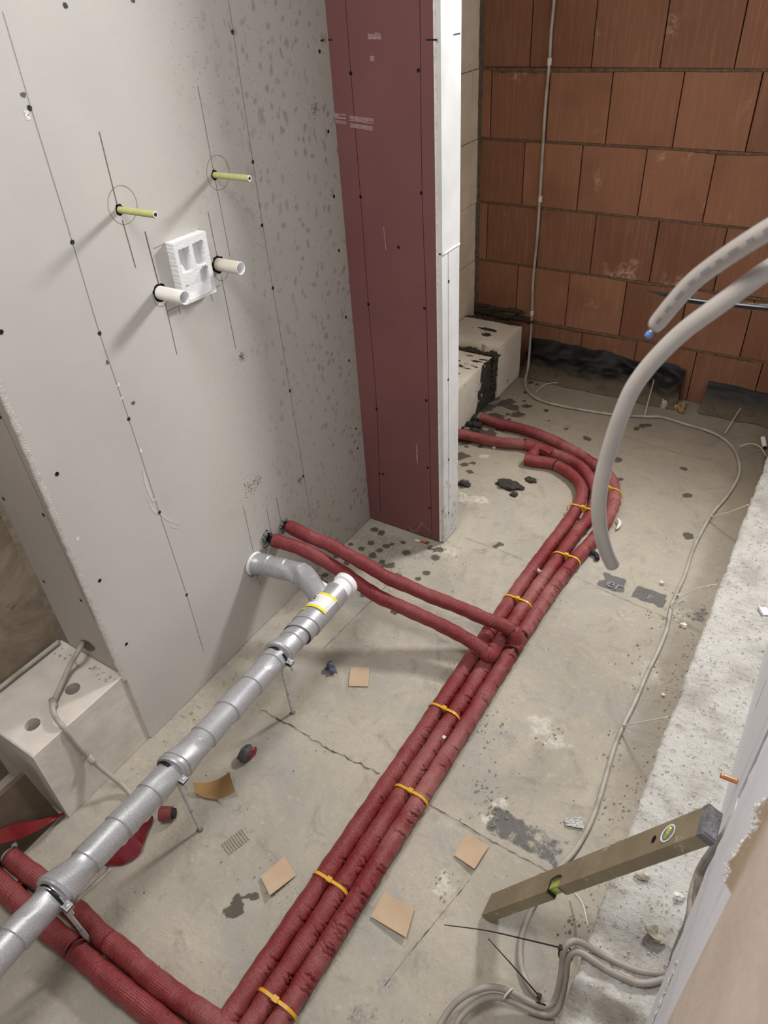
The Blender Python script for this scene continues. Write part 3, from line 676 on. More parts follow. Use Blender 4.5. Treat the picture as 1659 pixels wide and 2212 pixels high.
# ------------------------------------------------------------------ setting: beige block wall beyond the pier
bw = MB().box((-.36, 1.75, 0), (-.268, 3.12, ZT)).obj('wall_northwest', 'mortarlight'); bw['kind'] = 'structure'
JZ = [-.018]+[.232+.25*k for k in range(10)]
def cblock(mb, lo, hi, ch=.003):
    x0, y0, z0 = lo; x1, y1, z1 = hi; return mb.box(lo, hi)
for k in range(10):
    z0, z1 = JZ[k]+.0015, JZ[k+1]-.0015; off = [2.93, 2.68][k % 2] if k != 3 else 2.932
    ycuts = [3.0, off, off-.5, 1.74]
    for a_, b_ in zip(ycuts[1:], ycuts[:-1]):
        if b_-a_ < .02: continue
        MB().box((-.29, max(a_, 1.745)+.0012, z0), (-.255-.001*((k*7) % 3), b_-.0012, z1)).obj('block', 'lime', bw)

# ------------------------------------------------------------------ setting: clay block wall
kw = MB().box((-.30, 3.022, -.02), (1.60, 3.16, ZT)).obj('wall_north', 'holedark'); kw['kind'] = 'structure'
full = {}
def brickmesh(w, h):
    key = (round(w, 3), round(h, 3))
    if key in full: return full[key]
    c = .0022; d = .03
    fr = [(c, 0, c), (w-c, 0, c), (w-c, 0, h-c), (c, 0, h-c)]; md = [(0, c, 0), (w, c, 0), (w, c, h), (0, c, h)]; bk = [(0, d, 0), (w, d, 0), (w, d, h), (0, d, h)]
    vs = fr+md+bk; fs = [(0, 1, 2, 3)]
    for a_, b_ in ((0, 4), (4, 8)): fs += [(a_+(i+1) % 4, a_+i, b_+i, b_+(i+1) % 4) for i in range(4)]
    me = D.meshes.new('brick'); me.from_pydata(vs, [], fs); me.materials.append(MT['brick']); full[key] = me; return me
def addbrick(x0, x1, z0, z1):
    w, h = x1-x0, z1-z0
    if w < .012: return
    o = D.objects.new('brick', brickmesh(w, h)); link(o, kw)
    o.location = (x0, 3.0-random.uniform(0, .0022), z0); o.rotation_euler = (random.uniform(-.002, .002), random.uniform(-.002, .002), random.uniform(-.003, .003))
def lbrick(x0, x1, z1, xn, zn, low_left):
    pts = [(x0, 0), (xn, 0), (xn, zn), (x1, zn), (x1, z1), (x0, z1)] if low_left else [(x0, zn), (xn, zn), (xn, 0), (x1, 0), (x1, z1), (x0, z1)]
    MB().prism([(x, 2.9985, z) for x, z in pts][::-1], (0, .03, 0)).obj('brick', 'brick', kw)
for k in range(10):
    if k % 2 == 1: cuts = [-.262, -.05, .191, .438, .683, .93, 1.175, 1.42, 1.6]
    elif k == 0: cuts = [-.262, -.215, .03, .276, .52, .767, 1.02, 1.26, 1.5]
    else: cuts = [-.262, -.207, .035, .276, .526, .776, 1.02, 1.265, 1.51]
    for a_, b_ in zip(cuts[:-1], cuts[1:]):
        z0, z1 = JZ[k]+.0045, JZ[k+1]-.0045
        if k == 0:
            if b_ <= .78 and a_ >= .02:
                if a_ > .5: lbrick(a_+.0019, b_-.0019, z1, .735, .138, False); continue
                z0 = .142-.006*(a_ > .25)
            elif a_ > .76 and a_ < 1.3:
                if a_ < .8: lbrick(a_+.0019, b_-.0019, z1, .838, .104, True); continue
                z0 = .104
        addbrick(a_+.0019, b_-.0019, z0, z1)
# bed joints with squeezed mortar
for k in range(1, 10):
    z = JZ[k]; n = 150; X = np.linspace(-.26, 1.6, n); P = np.zeros((n, 5, 3))
    for i, x in enumerate(X):
        b_ = max(0, noise.noise(Vector((x*3.2, k*7.3, 0))))*1.6; q = noise.noise(Vector((x*38, k, 2)))
        out = -.002+.012*b_+.0016*q; dr = .0036+.010*b_*(.5+.9*abs(noise.noise(Vector((x*22, k, 5)))))
        P[i] = [(x, 3.015, z+.004), (x, 3.0-out*.5, z+.0036), (x, 3.0-out, z-.001), (x, 3.0-out*.6, z-dr), (x, 3.012, z-dr)]
    MB().grid(P[:, ::-1]).obj('mortar_joint', 'mortarbed', kw, True)
n = 200; Z = np.linspace(.24, ZT, n); P = np.zeros((n, 3, 3))      # mortar fillet in the corner
for i, z in enumerate(Z):
    q = noise.noise(Vector((z*30, 0, 7))); P[i] = [(-.2565, 2.984+.006*q, z), (-.250+.003*q, 2.993, z), (-.243+.006*noise.noise(Vector((z*24, 3, 3))), 3.001, z)]
MB().grid(P[::-1]).obj('mortar_fillet', 'mortarmid', kw, True)
for (x0, x1, zc, h) in ((-.25, .03, .236, .022), (-.25, -.02, .268, .016)):   # smeared mortar above the blocks
    m = MB()
    for t in np.linspace(0, 1, 12): m.blob((x0+(x1-x0)*t, 2.994, zc+.004*math.sin(t*9)), (.02, .012, h*.6), int(t*50), .5, 8)
    m.obj('mortar_smear', 'mortar', kw, True)

# ------------------------------------------------------------------ bitumen sheets at the foot of the clay wall
def drape(x0, x1, ztop, ybot, wr, name, label, seed):
    nx, nz = 90, 40; P = np.zeros((nx, nz, 3))
    for i in range(nx):
        x = x0+(x1-x0)*i/(nx-1)
        yb = ybot+.012*noise.noise(Vector((x*9, seed, 0)))
        for j in range(nz):
            t = j/(nz-1); z = ztop*(1-t)**1.15; y = 3.0+.004-(3.0-yb)*(t**1.5)
            w = wr*math.sin(math.pi*min(1, t*1.05))
            f = .9*noise.noise(Vector((x*5+t*1.5, t*1.8, seed)))-1.1*abs(noise.noise(Vector((x*5-t*2.2, t*1.6+x*3, seed+3))))+.35*noise.noise(Vector((x*22, t*6, seed)))
            P[i, j] = (x, y-w*(f+.35), z+w*.35*f+.0015)
    o = MB().sheet(P, .0015).obj(name, 'membrane', None, True); tag(o, label, 'sheet', 'bitumen sheets at the foot of the clay wall'); return o
drape(.036, .742, .165, 2.885, .042, 'bitumen_sheet', 'long wrinkled black bitumen sheet below the clay wall beside the pale blocks', 2)
drape(.838, 1.30, .125, 2.905, .006, 'bitumen_sheet', 'short smooth black bitumen sheet in the notch of the clay wall', 5)

# ------------------------------------------------------------------ pale blocks behind the pier
def roughbox(lo, hi, nseg, amp, seed, holes=()):
    m = MB(); lo = np.array(lo); hi = np.array(hi)
    def face(o, a, b, na, nb):
        P = np.zeros((na, nb, 3)); nrm = np.cross(a, b); nrm = nrm/np.linalg.norm(nrm)
        for i in range(na):
            for j in range(nb):
                p = o+a*i/(na-1)+b*j/(nb-1); edge = min(i, j, na-1-i, nb-1-j) == 0
                q = p.copy(); dz = amp*noise.noise(Vector(p*28)+Vector((seed, 0, 0)))
                if edge: q = p+(lo+(hi-lo)/2-p)*(.012+.01*noise.noise(Vector(p*60)))*1.0
                else: q = p+nrm*dz
                P[i, j] = q
        m.grid(P)
    d = hi-lo; X, Y, Z_ = np.array([d[0], 0, 0]), np.array([0, d[1], 0]), np.array([0, 0, d[2]])
    face(lo+Z_, X, Y, nseg, nseg); face(lo+X, Y, Z_, nseg, nseg); face(lo, X, Z_, nseg, nseg); face(lo, Z_, Y, nseg, nseg); face(lo+Y, Z_, X, nseg, nseg)
    return m
b1 = roughbox((-.252, 2.652, .0), (.03, 2.9, .25), 16, .001, 1).obj('lime_block', 'aac')
tag(b1, 'pale lime block with a mortar-filled grip hole set against the clay wall', 'block', 'pale blocks set in dark mortar')
b2 = roughbox((-.252, 2.10, .0), (.012, 2.628, .212), 18, .0012, 4).obj('lime_block', 'aac')
tag(b2, 'lower pale lime block smeared with dark mortar behind the white pier', 'block', 'pale blocks set in dark mortar')
m = MB()
for t in np.linspace(0, 1, 14): m.blob((-.24+.25*t, 2.64, .212+.006*math.sin(t*14)), (.016, .014, .012), int(t*40), .5, 8)
for t in np.linspace(0, 1, 16): m.blob((.013+.012*t, 2.632, .012+.2*t), (.010, .028, .016), int(t*31)+3, .6, 8)
P = np.zeros((30, 30, 3))
for i in range(30):
    for j in range(30):
        t, q = i/29, j/29; yy = 2.645-(.17+.04*noise.noise(Vector((q*3, 2, 2)))-.05*q)*t; P[i, j] = (.014+.005*noise.noise(Vector((t*6, q*8, 1)))+.008*(1-t)**2, yy, .002+.212*q)
m.sheet(P[::-1], .004)
for k in range(16): m.blob((RNG.uniform(-.2, .0), RNG.uniform(2.45, 2.6), .211), (RNG.uniform(.01, .03), RNG.uniform(.003, .007), .003), k+9, .7, 8)
for k in range(7): m.blob((RNG.uniform(-.1, .0), RNG.uniform(2.36, 2.42), .212), (.03, .02, .004), k+29, .7, 8)
m.obj('mortar_joint', 'mortar', b2, True)['kind'] = 'stuff'
m = MB(); m.blob((-.09, 2.80, .249), (.045, .018, .005), 4, .7, 10); m.obj('mortar_patch', 'mortar', b1, True); m = MB(); m.blob((-.075, 2.745, .249), (.022, .014, .006), 7, .7, 10); m.obj('mortar_patch', 'mortar', b1, True); m = MB()
for k in range(9): m.blob((-.235+.03*k, 2.896, .247), (.024, .014, .008), k, .6, 8)
m.obj('mortar_patch', 'mortar', b1, True)
m = MB()
for k in range(22): m.blob((RNG.uniform(-.03, .07), RNG.uniform(2.29, 2.50), .006), (RNG.uniform(.012, .03), RNG.uniform(.01, .02), RNG.uniform(.006, .02)), k+50, .6, 8)
tag(m.obj('mortar_heap', 'mortar', None, True), 'dark wet mortar heaped at the foot of the pale blocks around two red pipes', 'mortar')

# ------------------------------------------------------------------ concrete sill and board wall beside the camera
nx, ny = 56, 820; P = np.zeros((nx, ny, 3)); Ys = np.linspace(.12, 3.02, ny)
for j, y in enumerate(Ys):
    e = 1.149+.006*noise.noise(Vector((y*9, 0, 0)))+.004*noise.noise(Vector((y*40, 1, 0)))
    top = .12-.035*max(0, min(1, (.575-y)/.03))
    for i in range(nx):
        t = i/(nx-1)
        if i == 0: P[i, j] = (e+.012, y, -.005); continue
        x = e+(1.56-e)*((i-1)/(nx-2))
        z = top+.0035*noise.noise(Vector((x*22, y*22, 0)))+.0030*noise.noise(Vector((x*85, y*85, 2)))+.0016*noise.noise(Vector((x*210, y*210, 2)))
        if i == 1: z -= .006+.004*noise.noise(Vector((y*60, 3, 3)))
        P[i, j] = (x, y, z)
sl = MB().grid(P).obj('floor_sill', 'slab', None, True); sl['kind'] = 'structure'
wr_ = MB().box((1.302, .875, .115), (1.34, 3.02, ZT)).box((1.302, .60, .0), (1.34, .8748, .40)).obj('wall_east', 'paint'); wr_['kind'] = 'structure'
m = MB(); P = resample([(1.3015, .93, .13), (1.3015, .935, .6), (1.3015, .94, 1.2)], .02); ribbon(m, P, .0012, (-1, 0, 0), .0004); m.obj('paint_crack', 'pencil', wr_)
m = MB(); P = resample([pl(u, v, 0, 1.302) for u, v in ((1655, 1470), (1640, 1510), (1632, 1530))], .004); ribbon(m, P, .004, (-1, 0, 0), .0006); m.obj('chipped_paint', 'pencil', wr_)
# nearer board: white strip with plaster bead, then the raw plaster layer on it
n = 90; zs = np.linspace(.0, 1.5, n); E_ = np.zeros((n, 6, 3))
for i, z in enumerate(zs):
    ye = .545+.11*min(1, z/.5); b_ = .0022*noise.noise(Vector((z*55, 0, 0)))
    E_[i] = [(1.31, ye, z), (1.284, ye, z), (1.2795+b_*.4, ye-.004, z), (1.277+b_, ye-.022, z), (1.279, ye-.05, z), (1.279, -.5, z)]
MB().box((1.341, .3, 0), (1.36, 1.2, ZT)).obj('slot_shade', 'holedark', wr_)  # dark plate stands in for the shade inside the board slot
wb = MB().grid(E_[::-1]).obj('wall_jamb', 'paint', None, True); wb['kind'] = 'structure'
m = MB()
for k in range(70):
    z = .10+.34*k/70; ye = .545+.11*min(1, z/.5); m.blob((1.2778, ye-.10+RNG.normal(0, .004), z), (.0012, .0035, .005), k, .9, 6)
m.obj('plaster_bead', 'crumb', wb, True)
out = [pl(u, v, 0, 1.2645) for u, v in [(1380, 2330), (1440, 2212), (1500, 2090), (1580, 1932), (1566, 1905), (1580, 1880), (1573, 1862), (1592, 1845), (1603, 1820), (1622, 1800), (1638, 1790), (1640, 1768), (1628, 1752), (1655, 1725), (1690, 1700), (1760, 1680), (1800, 1900), (1800, 2330)]]
pj_ = [tuple(p) for p in out]
m = MB().prism(pj_[::-1], (.014, 0, 0)); pw = m.obj('plaster_layer', 'plaster', wb)
m = MB()
for k in range(150):
    t = k/149; a_ = np.array([[1567, 1905], [1573, 1862], [1603, 1820], [1640, 1775], [1632, 1750], [1662, 1722]]); q = np.array([np.interp(t*5, range(6), a_[:, 0]), np.interp(t*5, range(6), a_[:, 1])])
    m.blob(pl(q[0]+2+RNG.normal(0, 6), q[1]+RNG.normal(0, 7), 0, 1.2655), np.array([.0009, .0012, .0015])*RNG.uniform(.6, 1.5), k+100, .9, 7)
m.obj('gypsum_crumb', 'crumb', wb, True)['kind'] = 'stuff'
# rest of the room, behind and above the view
cl = MB().box((-.62, -1.7, ZT), (1.7, 3.2, ZT+.05)).obj('ceiling', 'board_white'); cl['kind'] = 'structure'

# ------------------------------------------------------------------ sand-lime block in the recess
bm = MB(); hx = [fl(157, 1488, .25), fl(70, 1565, .25)]
def topface(lo, hi, z, holes, hr):
    # grid with circular openings
    nx, ny = 60, 70; xs_ = np.linspace(lo[0], hi[0], nx); ys_ = np.linspace(lo[1], hi[1], ny); vs = []; fs = []
    for x in xs_:
        for y in ys_:
            p = np.array([x, y])
            for h in holes:
                d = p-h[:2]; r = np.linalg.norm(d)
                if abs(r-hr) < .0032 and r > 1e-6: p = h[:2]+d/r*hr
            edge = x in (xs_[0], xs_[-1]) or y in (ys_[0], ys_[-1])
            vs.append((p[0], p[1], z+(-.002 if edge else .0006*noise.noise(Vector((x*40, y*40, 0))))))
    for i in range(nx-1):
        for j in range(ny-1):
            cc = np.array([(xs_[i]+xs_[i+1])/2, (ys_[j]+ys_[j+1])/2])
            if any(np.linalg.norm(cc-h[:2]) < hr-.0005 for h in holes): continue
            fs.append((i*ny+j, (i+1)*ny+j, (i+1)*ny+j+1, i*ny+j+1))
    return vs, fs
BX0, BX1, BY0, BY1 = -.244, -.006, .326, .587
vs, fs = topface((BX0, BY0), (BX1, BY1), .25, hx, .0175); bm.add(vs, fs)
for a_, b_ in (((BX1, BY0), (BX1, BY1)), ((BX0, BY0), (BX1, BY0)), ((BX1, BY1), (BX0, BY1)), ((BX0, BY1), (BX0, BY0))):
    nn = 30; P = np.zeros((nn, 20, 3))
    for i in range(nn):
        t = i/(nn-1); x = a_[0]+(b_[0]-a_[0])*t; y = a_[1]+(b_[1]-a_[1])*t
        for j in range(20):
            z = .0+.248*j/19; k_ = .0007*noise.noise(Vector((x*30, y*30, z*30))); P[i, j] = (x+(k_ if a_[0] == b_[0] else 0), y+(k_ if a_[1] == b_[1] else 0), z)
    bm.grid(P)
for h in hx:
    th = np.linspace(0, 2*math.pi, 24, endpoint=False); P = np.zeros((2, 24, 3))
    for i, z in enumerate((.2505, .19)): P[i] = np.stack([h[0]+.0185*np.cos(th), h[1]+.0185*np.sin(th), np.full(24, z)], 1)
    bm.grid(P, closed=True); bm.add(P[1], [tuple(range(24))])
lbk = bm.obj('sand_lime_block', 'blockdusty'); tag(lbk, 'big dusty sand-lime block with two round holes in its top under the plasterboard edge', 'block')
m = MB()
for k in range(26):
    t = RNG.uniform(0, 1); m.blob((-.03+RNG.uniform(-.19, .02), .575-RNG.uniform(0, .03), .2515), RNG.uniform(.0015, .004), k, .6, 6)
m.obj('mortar_crumb', 'pebble', lbk)['kind'] = 'stuff'

# ------------------------------------------------------------------ cables
def cable(name, pts, r, mat, label, cat='cable', group=None, seg=10, step=.008, parent=None):
    m = MB(); tube(m, pts, r, seg, step); o = m.obj(name, mat, parent, True)
    if parent is None: tag(o, label, cat, group)
    return o
rc = .0057
wallpts = [pl(u, v, 1, 2.9895) for u, v in [(1202, -160), (1199, -60), (1197, 0), (1190, 75), (1187, 133), (1178, 230), (1172, 330), (1166, 430), (1160, 520), (1152, 600), (1149, 677), (1146, 725)]]
drop = [pl(1141, 790, 1, 2.90), ]
cp = [(1134, 832, .0065), (1150, 855), (1180, 869), (1250, 884), (1330, 896), (1400, 900), (1430, 901), (1480, 916), (1530, 931), (1562, 947), (1587, 972), (1597, 1003), (1594, 1032), (1570, 1072), (1535, 1115), (1500, 1180),
      (1480, 1240), (1462, 1280), (1450, 1310), (1440, 1360), (1420, 1410), (1400, 1450), (1370, 1520), (1345, 1570), (1325, 1620), (1305, 1690), (1290, 1740), (1270, 1790), (1240, 1840), (1212, 1870),
      (1180, 1910), (1150, 1960), (1130, 2010), (1123, 2050), (1127, 2095), (1145, 2135), (1168, 2158)]
floorpts = [fl(q[0], q[1], rc+.0005) for q in cp]
cond = cable('conduit', wallpts+drop+floorpts, rc, 'conduit', 'long thin beige-grey conduit down the clay wall and round the floor beside the concrete sill', 'conduit')
for (u, v) in ((1187, 133), (1167, 430), (1149, 677)):
    p = pl(u, v, 1, 2.9895); m = MB(); tube(m, [p+np.array([0, 0, -.012]), p+np.array([0, 0, .012])], .0085, 12, .006); m.obj('coupler', 'wire', cond, True)
# white nail ties holding the conduit
ties = [([(1447, 1311, .012), (1470, 1290, .05), (1505, 1272, .09), (1548, 1262, .123)], 'white wire arching from the conduit to the sill next to the lettered strip'),
        ([(1534, 1117, .012), (1570, 1108, .06), (1617, 1090, .123)], 'white wire reaching from the conduit to the sill far from the camera'),
        ([(1345, 1567, .012), (1385, 1560, .06), (1442, 1549, .123)], 'straight white wire from the conduit to the middle of the sill'),
        ([(1393, 896, .012), (1400, 868, .04), (1413, 820, .085)], 'white tie leaning on the long wrinkled bitumen sheet'),
        ([(1566, 936, .012), (1588, 900, .03), (1614, 862, .055)], 'white tie leaning on the short smooth bitumen sheet'),
        ([(1597, 965, .012), (1618, 958, .03), (1640, 963, .03), (1655, 985, .01)], 'thin white wire curling beside the short white tube on the floor'),
        ([(1237, 1925, .012), (1258, 1950, .03), (1270, 2003, .05)], 'white tie curving out under the spirit level'),
        ([(1157, 848, .012), (1167, 838, .012), (1185, 828, .01), (1215, 827, .006)], 'thin white tie on the floor at the bend of the conduit')]
for pts, lab in ties:
    cable('nail_tie', [fl(u, v, z) for u, v, z in pts], .0019, 'wire', lab, 'tie', 'white ties along the conduit', 7, .008)
# pair of grey cables over the sill
ca_ = [fl(930, 2260, .012), fl(955, 2205, .02), fl(985, 2165, .035), fl(1025, 2140, .045), fl(1065, 2132, .045), fl(1110, 2145, .03), fl(1160, 2172, .016), fl(1190, 2172, .016), fl(1203, 2150, .035),
       fl(1213, 2100, .09), fl(1218, 2050, .135), fl(1233, 2033, .142), fl(1255, 2035, .135), fl(1300, 2062, .125), fl(1350, 2087, .122), fl(1390, 2100, .121), fl(1440, 2104, .122)]
cb_ = [fl(955, 2290, .008), fl(975, 2235, .012), fl(1000, 2190, .022), fl(1035, 2162, .03), fl(1070, 2152, .03), fl(1110, 2165, .02), fl(1160, 2188, .009), fl(1196, 2192, .009), fl(1212, 2160, .03),
       fl(1222, 2110, .08), fl(1226, 2072, .12), fl(1238, 2054, .130), fl(1260, 2060, .130), fl(1300, 2088, .128), fl(1340, 2110, .127), fl(1375, 2124, .127), fl(1410, 2122, .127), fl(1445, 2112, .127)]
g1 = cable('cable', ca_, .0062, 'cable', 'upper of two grey cables arching over the concrete sill edge', 'cable', 'paired grey cables')
g2 = cable('cable', cb_, .0062, 'cable', 'lower of two grey cables hugging the floor before climbing the sill', 'cable', 'paired grey cables')
pk = [pl(1584, 1768, 0, 1.297), pl(1571, 1795, 0, 1.291), pl(1540, 1835, 0, 1.286), pl(1510, 1880, 0, 1.284), pl(1495, 1930, 0, 1.283), pl(1488, 1985, 0, 1.284), pl(1465, 2040, 0, 1.289), pl(1440, 2110, 0, 1.294)]
cable('cable', pk, .0062, 'cable', 'grey cable bowing out of the gap between the white boards by the level', 'cable')
cable('cable', [p+np.array([.006, .012, 0]) for p in pk[1:]], .0055, 'cable', 'grey cable tucked behind the bowed one in the white board gap', 'cable')
# cable ties on the pair
def ring(mb, c, axis, ra, rb_, r=.0016, seg=28):
    ax = np.array(axis, float); ax /= np.linalg.norm(ax); n = np.cross(ax, [0, 0, 1]); n /= np.linalg.norm(n)+1e-9; b = np.cross(n, ax)
    P = [np.array(c)+ra*math.cos(t)*n+rb_*math.sin(t)*b for t in np.linspace(0, 2*math.pi, seg)]; tube(mb, P, r, 6, .003); return mb
def blacktie(c, axis, ra, rb_, tail, label):
    m = MB(); ring(m, c, axis, ra, rb_); o = m.obj('zip_tie', 'black', None, True); tag(o, label, 'cable tie', 'black zip ties on the grey cables')
    m = MB(); tube(m, tail, .0017, 6, .01, lambda s, th, L: .0017*(1-.45*s/L)); m.obj('tail', 'black', o, True)
    m = MB(); t0 = np.array(tail[0]); m.box(t0-.004, t0+.004); m.obj('lock', 'black', o)
p = fl(1222, 2062, .118); blacktie(p, (0.2, -.3, 1), .013, .013, [fl(1211, 2047, .135), fl(1130, 2028, .13), fl(1050, 2010, .12), fl(960, 1998, .10)], 'black zip tie with a long straight tail high on the grey cables')
p = fl(1167, 2172, .012); blacktie(p, (.3, -1, 0), .013, .012, [fl(1165, 2152, .026), fl(1120, 2100, .05), (fl(1055, 2028, .07))], 'black zip tie with a shorter tail low on the grey cables')
for (u, v) in ((1098, 2147),):
    m = MB(); ring(m, fl(u, v, .034), (1, -.35, 0), .012, .010, .0022); tag(m.obj('tape_band', 'wire', None, True), 'white tape band round the two grey cables', 'tape')
# conduit in the recess
rcb = [pl(184, 1383, 1, .60), fl(172, 1402, .31), fl(150, 1440, .275), fl(128, 1490, .262), fl(114, 1520, .262), fl(117, 1545, .262), fl(135, 1568, .258), fl(160, 1600, .20), fl(196, 1640, .12), fl(240, 1677, .05), fl(275, 1706, .012), fl(300, 1745, .008)]
oc = cable('conduit', rcb, .0062, 'conduit', 'grey conduit hanging out of the return board and down over the sand-lime block', 'conduit')
for k, (u, v, z) in enumerate(((114, 1519, .262), (196, 1640, .122))):
    p = fl(u, v, z); d = fl(u+(1 if k == 0 else 6), v+8, z-(0 if k == 0 else .01))-p; d /= np.linalg.norm(d); m = MB(); tube(m, [p-d*.011, p+d*.011], .0085, 12, .006); m.obj('coupler', 'conduit', oc, True)
cable('thin_pipe', [(-.232, -.3, .262), (-.232, .1, .262), (-.232, .36, .262), (-.230, .575, .262)], .006, 'conduit', 'thin dusty pipe lying along the foot of the recess wall on the block', 'pipe')

# ------------------------------------------------------------------ red insulated pipes
RP = .0215
def insul(name, label, pts, segs, seed, mat='red', side=0.0, density=22, group=None, r=RP, depth=.0028, inner=.0165, cut=True, spread_=1.15):
    """pts: centre line; segs: list of (s0,s1,mat,extra radius) along the run in metres (None = whole)"""
    C = resample(pts, .004); s = np.r_[0, np.cumsum(np.linalg.norm(np.diff(C, axis=0), axis=1))]; L = s[-1]
    o = empty(name, tuple(C[0])); tag(o, label, 'pipe', group)
    inv = Matrix.Translation(-Vector(o.location))
    def part(nm, mt, P, rr, rf=None, seg=40, step=.0019):
        m = MB(); tube(m, P, rr, seg, step, rf); q = m.obj(nm, mt, o, True); q.matrix_parent_inverse = inv; return q
    for k, (a_, b_, mt, ex) in enumerate(segs or [(0, L, mat, 0)]):
        a_ = max(0, a_); b_ = min(L, b_) if b_ is not None else L
        sel = C[(s >= a_-1e-6) & (s <= b_+1e-6)]
        part('insulation_sleeve', mt, sel, r+ex, wrinkly(r+ex, seed+k*17, density, side, depth, spread_))
    part('inner_pipe', 'black', C[::6], inner, None, 14, .02)
    return o
# run coordinates
y_end = -.05
def yb(x, y, z=RP): return np.array([x, y, z])
left = [yb(.612, -.12), yb(.615, .2), yb(.618, .9), yb(.619, 1.5), yb(.625, 1.75), fl(1225, 1130, RP), fl(1250, 1090, RP), fl(1257, 1060, RP), fl(1245, 1035, RP), fl(1220, 1015, RP), fl(1190, 1001, RP), fl(1150, 996, RP)]
mid = [yb(.657, -.12), yb(.659, .25), yb(.662, .9), yb(.664, 1.45), yb(.674, 1.76), fl(1250, 1145, RP), yb(.688, 2.0), fl(1288, 1068, RP), fl(1275, 1035, RP), fl(1250, 1005, RP), fl(1210, 985, RP), fl(1175, 972, RP), fl(1130, 960, RP), fl(1070, 954, RP), fl(1005, 940, RP), fl(985, 938, RP)]
right = [yb(.700, -.12), yb(.702, .25), yb(.705, .9), yb(.708, 1.5), yb(.722, 1.75), fl(1290, 1155, RP), fl(1322, 1100, RP), fl(1326, 1055, RP), fl(1310, 1022, RP), fl(1275, 998, RP), fl(1230, 970, RP), fl(1180, 945, RP), fl(1130, 927, RP), fl(1080, 915, RP), fl(1040, 903, RP)]
def gapseg(pts, gaps, mats):     # gaps: list of (y centre) on the straight part -> s
    C = resample(pts, .004); s = np.r_[0, np.cumsum(np.linalg.norm(np.diff(C, axis=0), axis=1))]; out = []; last = 0
    for (y, w, _) in gaps:
        i = np.argmin(np.abs(C[:len(C)//1, 1]-y)+(s > 2.0)*5); out.append((last, s[i]-w/2)); last = s[i]+w/2
    out.append((last, None)); return [(a_, b_, mt, ex) for (a_, b_), (mt, ex) in zip(out, mats)]
yT1 = fl(1066, 1405, RP*2)[1]; yG1 = fl(1108, 1402, RP*1.8)[1]; yG2 = fl(1128, 1367, RP*1.8)[1]
BG = 'red insulated pipes strapped together along the floor'
insul('insulated_pipe', 'red insulated pipe nearest the plasterboard in the strapped row of three', left, [(0, 1.45, 'red', 0), (1.452, 2.44, 'red', 0), (2.442, None, 'redfresh', .0008)], 3, side=.4, density=34, depth=.003, spread_=.9, group=BG)
insul('insulated_pipe', 'middle red insulated pipe of the strapped row of three', mid, gapseg(mid, [(yT1, .016, 0)], [('red', 0), ('reddusty', 0)]), 5, side=0.0, density=46, depth=.0044, spread_=1.3, group=BG)
insul('insulated_pipe', 'red insulated pipe on the sill side of the strapped row with deep creases', right, gapseg(right, [(yG1, .011, 0), (yG2, .011, 0)], [('reddusty', 0), ('redfresh', .0006), ('reddusty', 0)]), 8, side=.4, density=46, depth=.0052, spread_=1.3, group=BG)
# tee and elbow joining the row near the pale blocks
tee = empty('pipe_tee', tuple(fl(1160, 975, .02))); tag(tee, 'red wrapped tee fitting near the pale blocks with a corner elbow', 'fitting')
inv = Matrix.Translation(-Vector(tee.location))
def tp(m, nm, mt): q = m.obj(nm, mt, tee, True); q.matrix_parent_inverse = inv; return q
m = MB(); a_, b_ = fl(1135, 960, RP), fl(1183, 975, RP); tube(m, [a_, b_], .0245, 30, .004, wrinkly(.0245, 60, 30, 1.5, .001)); tp(m, 'tee_sleeve', 'redfresh')
c0, c1 = fl(1159, 968, RP+.003), fl(1146, 994, RP)
m = MB(); tube(m, [c0, c1], .0225, 30, .004, wrinkly(.0225, 61, 30, 1.5, .001)); tp(m, 'branch_sleeve', 'redfresh')
c2 = fl(1192, 1001, RP); dr = (c2-c1)/np.linalg.norm(c2-c1); m = MB(); tube(m, [c1-dr*.022, c1+dr*.05], .0235, 30, .004, wrinkly(.0235, 62, 30, 1.5, .001)); tp(m, 'elbow_sleeve', 'redfresh')
fa = fl(1180, 962, .044); m = MB().sheet(np.array([[fa, fl(1196, 968, .05)], [fl(1165, 968, .046), fl(1188, 980, .04)]]), .0015); tp(m, 'wrap_flap', 'redfresh')
m = MB(); tube(m, [fl(1137, 961, RP)-np.array([.012, 0, 0]), fl(1137, 961, RP)], .0225, 20, .006); tp(m, 'gap_tape', 'black')
# branches from the wall holes
pa = [(614, 1131), (628, 1139), (670, 1160), (712, 1177), (754, 1200), (796, 1223), (839, 1249), (881, 1266), (923, 1285), (965, 1301), (1007, 1318), (1050, 1337), (1088, 1351), (1113, 1364)]
pb = [(572, 1160), (583, 1164), (649, 1185), (691, 1207), (733, 1232), (775, 1261), (818, 1289), (860, 1308), (902, 1327), (944, 1346), (986, 1367), (1028, 1392), (1058, 1408)]
za = [.285, .284, .276, .262, .243, .22, .195, .172, .15, .13, .11, .092, .078, .068]; zb = [.284, .284, .268, .240, .205, .176, .155, .138, .121, .105, .09, .077, .068]
A = [fl(u, v, z) for (u, v), z in zip(pa, za)]; B_ = [fl(u, v, z) for (u, v), z in zip(pb, zb)]
A[0][0] = max(A[0][0], .001); B_[0][0] = max(B_[0][0], .001)
A[-1][2] = .056; B_[-1][2] = .056
GB = 'red insulated branch pipes coming out of the wall'
insul('branch_pipe', 'red insulated branch pipe out of the wall hole nearer the pink board', A, [(.018, None, 'redfresh', 0)], 31, side=-1.2, density=5, depth=.0008, group=GB, r=.0198, inner=.009)
